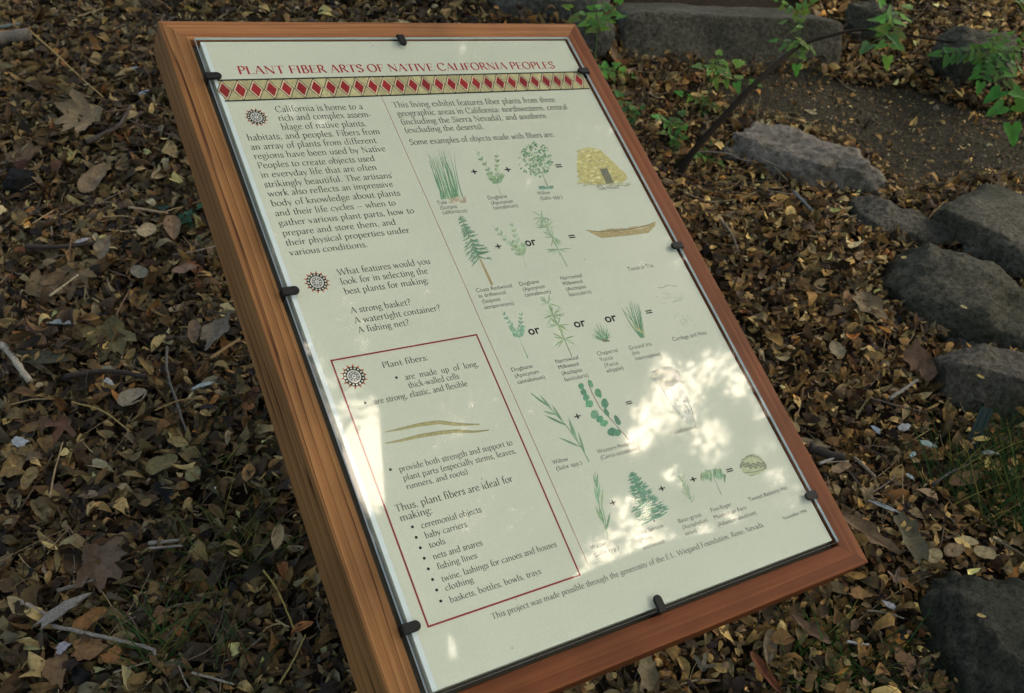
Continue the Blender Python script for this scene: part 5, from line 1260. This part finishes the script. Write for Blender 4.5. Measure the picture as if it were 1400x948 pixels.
for i, (x0, y0, x1, y1, n, d, c_) in enumerate([(1092, 62, 1090, 84, 3, .15, LG), (1090, 60, 1066, 57, 3, .15, LG), (1092, 56, 1108, 64, 3, .15, LG), (1092, 40, 1076, 32, 2, .16, LG), (1092, 30, 1098, 2, 4, .16, LG), (1090, 20, 1066, 2, 4, .16, LG), (1092, 16, 1106, 6, 3, .16, LG),
    (1216, 40, 1214, 72, 3, .14, LG), (1214, 46, 1194, 58, 2, .14, DG), (1216, 38, 1208, 12, 3, .14, LG), (1218, 30, 1236, 14, 3, .14, LG), (1216, 34, 1200, 30, 2, .14, DG),
    (1345, 70, 1292, 74, 7, .10, DG), (1352, 68, 1376, 50, 5, .10, LG), (1358, 70, 1396, 72, 6, .10, DG), (1348, 74, 1342, 108, 6, .10, DG), (1354, 82, 1374, 108, 5, .10, DG), (1352, 66, 1358, 48, 4, .10, LG), (1362, 78, 1390, 92, 5, .10, DG), (1376, 120, 1382, 162, 3, .10, DG), (1390, 4, 1410, 10, 3, .12, DG), (1392, 60, 1420, 40, 4, .12, LG)]):
    V, F, Cc = [], [], []; a, b = bpoint(x0, y0, d), bpoint(x1, y1, d + random.uniform(-.04, .04))
    leaf_spray(a, b - a, float(np.linalg.norm(b - a)), n, c_, V, F, Cc); mesh_from('leaf_spray', np.array(V) - base, F, GREEN, root, colors=np.clip(np.array(Cc), 0, 1), smooth=True)
for a, b in [((1092, 64), (1090, 4)), ((1214, 41), (1212, 14)), ((1352, 66), (1380, 130))]:
    q = [bpoint(a[0] + (b[0] - a[0]) * t + 2 * math.sin(4 * t), a[1] + (b[1] - a[1]) * t, .2) for t in np.linspace(0, 1, 7)]
    v, f = tube_mesh([p - base for p in q], .0014, 6); mesh_from('leaf_stem', v, f, GREEN, root, colors=np.tile([(0.09, 0.15, 0.035)], (len(v), 1)), smooth=True)
root.location = base

# grass tufts: separate clumps
def grass_tuft(px, py, n, L_px, label, col=(0.04, 0.095, 0.025), spread=.03, lean=(0, 0)):
    c = at(px, py); s = scale_at(px, py); V, F, Cc = [], [], []
    for i in range(n):
        a = random.uniform(0, 6.28); r = spread * random.random() ** .6; b = np.array([r * math.cos(a), r * math.sin(a), 0]); b[2] = float(ground_z(c[0] + b[0], c[1] + b[1])) - c[2]
        l = s * L_px * random.uniform(.45, 1.15); q = random.uniform(0, 6.28); k_ = random.uniform(.15, .75); d = np.array([math.cos(q) * k_ + lean[0], math.sin(q) * k_ + lean[1], 1.0]); d /= np.linalg.norm(d)
        w = np.cross(d, [math.sin(q), -math.cos(q), .2]); w /= np.linalg.norm(w); wd = random.uniform(.0008, .0018); droop = random.uniform(.05, .38)
        f = random.uniform(.6, 1.3); yl = random.random() < .18; cc = (0.17 * f, 0.16 * f, 0.04 * f) if yl else tuple(x * f for x in col)
        k0 = len(V); m = 6
        for t in np.linspace(0, 1, m):
            p = b + d * l * t + np.array([d[0], d[1], -1.1]) * l * droop * t * t
            V += [p - w * wd * (1 - t * .85), p + w * wd * (1 - t * .85)]; Cc += [cc, cc]
        F += [(k0 + 2 * i_, k0 + 2 * i_ + 1, k0 + 2 * i_ + 3, k0 + 2 * i_ + 2) for i_ in range(m - 1)]
    o = mesh_from('grass_tuft', np.array(V), F, GREEN, colors=np.array(Cc)); o.location = c
    return tag(o, label, 'grass')
for a in [(212, 900, 60, 150, 'dark green grass tuft in the lower left corner region'), (300, 790, 50, 140, 'thin grass tuft left of the sign above the lower left one', (0.05, 0.085, 0.02), .07), (200, 760, 9, 110, 'few long green grass blades between the maple leaf and the sign', (0.03, 0.085, 0.03), .03), (345, 745, 34, 110, 'dry olive grass tuft against the left side of the sign', (0.10, 0.11, 0.03), .06),
          (290, 640, 26, 110, 'sparse grass tuft left of the middle of the sign', (0.05, 0.08, 0.025), .07), (110, 945, 14, 90, 'sparse grass blades at the bottom left edge', (0.035, 0.09, 0.03), .05), (300, 930, 34, 130, 'fine grass tuft at the bottom edge beside the sign', (0.04, 0.08, 0.025), .06),
          (1120, 935, 90, 110, 'low bright grass tuft at the bottom edge right of the sign', (0.05, 0.12, 0.022), .07), (1200, 945, 80, 110, 'low dark grass tuft in front of the mossy boulder', (0.03, 0.08, 0.022), .07), (1050, 940, 30, 50, 'thin grass tuft at the bottom edge below the frame', (0.045, 0.1, 0.025), .05),
          (1345, 690, 130, 150, 'dark green grass tuft under the green stake', (0.03, 0.07, 0.02), .07), (1390, 720, 120, 140, 'thick grass tuft at the right edge above the mossy boulder', (0.026, 0.062, 0.018), .07), (1280, 675, 40, 130, 'sparse grass tuft left of the green stake', (0.035, 0.075, 0.025), .05), (1395, 640, 70, 130, 'dark grass tuft at the right edge beside the stone', (0.025, 0.06, 0.02), .06), (1190, 880, 14, 90, 'few grass blades left of the mossy boulder', (0.04, 0.09, 0.03), .05)]: grass_tuft(*a)

# the green plastic stake with its thin black feeder line
foot = (1322, 625); base = at(*foot); st_ = empty('irrigation_stake', base); tag(st_, 'dark green plastic stake with a thin black feeder line in the leaves', 'stake')
gd = (base - CAM) @ R[:, 2]
top = CAM + rays((1350, 558))[0] * (gd - .01); ax = top - base; L = np.linalg.norm(ax); ax = ax / L
sd = np.cross(ax, CAM - base); sd /= np.linalg.norm(sd); nn = np.cross(sd, ax); pxm = gd / FOC
STK = plain('dark_green_plastic', (0.012, 0.030, 0.024), 0.5, 0.4)
V = []
for t, w in [(-.25, .2), (0, .8), (.06, 1), (.55, 1.0), (.93, 1.05), (1.0, .92)]:
    for a, b in [(-1, -.45), (-.55, -.45), (-.45, -.1), (.45, -.1), (.55, -.45), (1, -.45), (1, .45), (-1, .45)]: V.append(ax * L * t + sd * a * 7.5 * pxm * w + nn * -b * 7 * pxm * w)
F = []
for i in range(5):
    for j in range(8): F.append((i * 8 + j, i * 8 + (j + 1) % 8, i * 8 + 8 + (j + 1) % 8, i * 8 + 8 + j))
F += [tuple(range(8)), tuple(40 + j for j in range(8))]
o = mesh_from('spike', V, F, STK, st_); bm = bmesh.new(); bm.from_mesh(o.data); bmesh.ops.recalc_face_normals(bm, faces=bm.faces[:]); bm.to_mesh(o.data); bm.free()
q = [at(1274, 664, .045), at(1300, 646, .05), at(1325, 634, .05), base + ax * .012]
v, f = tube_mesh([p - base for p in _spl(q, False, 5)], .0030, 8); mesh_from('feeder_line', v, f, plain('black_tubing', (0.008, 0.008, 0.008), .5), st_, smooth=True)

# ------------------------------------------------------------------ the trees whose crowns close over the sign
BARK = Nodes('tree_bark'); vv = BARK.coord((1, 1, .25)); nb = BARK.noise(vv, 14, 6, .7)
BARK.base(BARK.ramp(nb, [(.3, (0.03, 0.024, 0.017)), (.7, (0.12, 0.10, 0.078))])); BARK.rough(.95); BARK.bump(nb, .8, .03)
CROWN = colour_attr('oak_foliage', 0.6, 0.3, 0.15, 0.2, 12)
# canopy gaps shaped to place sky reflections in the glass: point, direction and radius
PNw = PN
def gap_line(px, py):
    d = rays((px, py))[0]; d = d / np.linalg.norm(d); p = CAM + d * (((PC - CAM) @ PNw) / (d @ PNw)); return p, d - 2 * (d @ PNw) * PNw
GAP_SPEC = [(935, 530, .40), (900, 565, .46), (965, 600, .38), (985, 500, .30), (870, 600, .28), (1010, 530, .24), (1040, 610, .16), (1060, 650, .14), (920, 650, .2), (862, 735, .42), (815, 765, .30), (905, 755, .38), (960, 740, .26), (880, 800, .26), (820, 800, .2), (930, 790, .22), (850, 690, .2), (1000, 700, .16), (905, 500, .2), (1040, 560, .18), (800, 790, .18), (880, 690, .16),
            (505, 612, .40), (530, 640, .36), (490, 650, .32), (510, 680, .2), (555, 800, .22), (575, 835, .20), (622, 905, .18), (610, 880, .14), (440, 170, .10), (480, 195, .11), (400, 150, .08), (720, 250, .06), (500, 740, .10), (930, 800, .14), (690, 712, .06)]
TREE_N = [52000, 42000, 52000, 14000, 14000, 16000, 90000, 52000, 15000, 46000, 9000]
TREE_LEAF = [.075, .075, .085, .14, .14, .14, .065, .07, .06, .08, .08]
GAPS = []
for px, py, r in GAP_SPEC:
    p, d = gap_line(px, py); GAPS.append((p, d, r))
TREES = [((4.9, -4.9), 6.6, 2.9, 'broad oak tree to the right of the sign whose crown leans over it', (-1.5, 1.5)), ((1.4, -4.4), 6.2, 2.7, 'oak tree behind the viewer on the right'), ((5.6, -0.6), 7.6, 3.0, 'tall oak tree above the path on the right'),
         ((-2.6, -2.6), 5.6, 2.6, 'oak tree behind the viewer on the left'), ((-3.6, 2.4), 6.4, 2.9, 'oak tree on the slope to the left of the sign'), ((1.6, 4.6), 7.4, 3.1, 'oak tree on the slope beyond the step slab'), ((1.3, -0.6), 6.9, 2.4, 'slender oak tree whose crown hangs straight over the sign', (0.0, -3.8)), ((3.2, 3.4), 6.6, 2.3, 'added unseen oak tree beyond the path that blocks sky reflections at the top of the glass', (-.2, -2.3)), ((-.9, -3.4), 5.0, 1.5, 'added slight oak tree behind the viewer that blocks sky reflections on the left half of the sign', (2.4, 3.7)), ((7.4, -3.2), 6.6, 2.4, 'added unseen oak tree far to the right that blocks sky reflections low in the glass', (-1.2, 0)), ((3.1, 1.9), 2.5, 1.35, 'added low crown out of view that darkens the far side of the path')]  # the last four crowns are added to block reflections and shade the path
def tree(loc, h, r, label, n, leaf, off=(0, 0), trunk=True):
    z0 = float(ground_z(*loc)); base = np.array([loc[0], loc[1], z0]); root = empty('oak_tree', base); tag(root, label, 'tree')
    cz = h
    # foliage gathered in clumps
    ncl = int(n / 90); cl = rng.normal(0, 1, (ncl, 3)); cl /= np.linalg.norm(cl, axis=1, keepdims=True); cl *= (rng.random((ncl, 1)) ** .45); cl = cl * np.array([r, r, r * .42]) + np.array([off[0], off[1], cz])
    p = cl[rng.integers(0, ncl, n)] + rng.normal(0, .17, (n, 3)) * np.array([1, 1, .7]) * (r / 2.6)
    P_ = p + base; keep = np.ones(n, bool)
    for g, d, rr in GAPS:
        rel = P_ - g; t = rel @ d; q = np.linalg.norm(rel - t[:, None] * d, axis=1)
        edge = rr * (1 + .35 * np.sin(P_[:, 0] * 9 + P_[:, 2] * 5) * np.cos(P_[:, 1] * 8)); keep &= q > edge * np.where(rng.random(n) < .09, 0, rng.random(n) ** .24)
    p = p[keep]; n = len(p)
    ax_ = rng.normal(0, 1, (n, 3)); ax_ /= np.linalg.norm(ax_, axis=1, keepdims=True); nn_ = rng.normal(0, 1, (n, 3)) + np.array([0, 0, .9]); sd_ = np.cross(ax_, nn_); sd_ /= np.linalg.norm(sd_, axis=1, keepdims=True)
    L = leaf * np.exp(rng.normal(0, .25, n))[:, None]
    V = np.stack([p - ax_ * L * .5, p + sd_ * L * .27, p + ax_ * L * .5, p - sd_ * L * .27], 1).reshape(-1, 3)
    F = np.arange(4 * n).reshape(n, 4)
    c = np.array([(0.05, 0.09, 0.025)]) * np.exp(rng.normal(0, .3, (n, 1))); c = np.repeat(c, 4, axis=0)
    mesh_from('crown', V, F, CROWN, root, colors=c)
    if trunk:
        lean = np.array([random.uniform(-.4, .4), random.uniform(-.4, .4), 0]) + np.array([off[0], off[1], 0]); ctl = [np.array([0, 0, -.3]), lean * .2 + [0, 0, cz * .3], lean * .7 + [0, 0, cz * .62], lean + [0, 0, cz]]
        pts = _spl(ctl, False, 6); v, f = tube_mesh(pts, np.linspace(.17, .05, len(pts)), 10); Vt = list(v); Ft = list(f)
        for i in range(9):
            a = i * 2.4; s0 = pts[int(len(pts) * random.uniform(.5, .85))]; e = np.array([off[0] + math.cos(a) * r * .7, off[1] + math.sin(a) * r * .7, cz + random.uniform(-.2, .5)]); m_ = (s0 + e) / 2 + np.array([0, 0, -.15])
            bad = any(np.linalg.norm((e * t + s0 * (1 - t) + base - g) - ((e * t + s0 * (1 - t) + base - g) @ d) * d) < rr for g, d, rr in GAPS for t in (.4, .6, .8, 1))
            if bad: continue
            q = _spl([s0, m_, e], False, 5); v, f = tube_mesh(q, np.linspace(.05, .012, len(q)), 6); b = len(Vt); Vt += v; Ft += [tuple(b + j for j in g) for g in f]
        mesh_from('trunk', Vt, Ft, BARK.m, root, smooth=True)
    return root
for spec, n, lf in zip(TREES, TREE_N, TREE_LEAF): tree(*spec[:4], n, lf, *spec[4:])
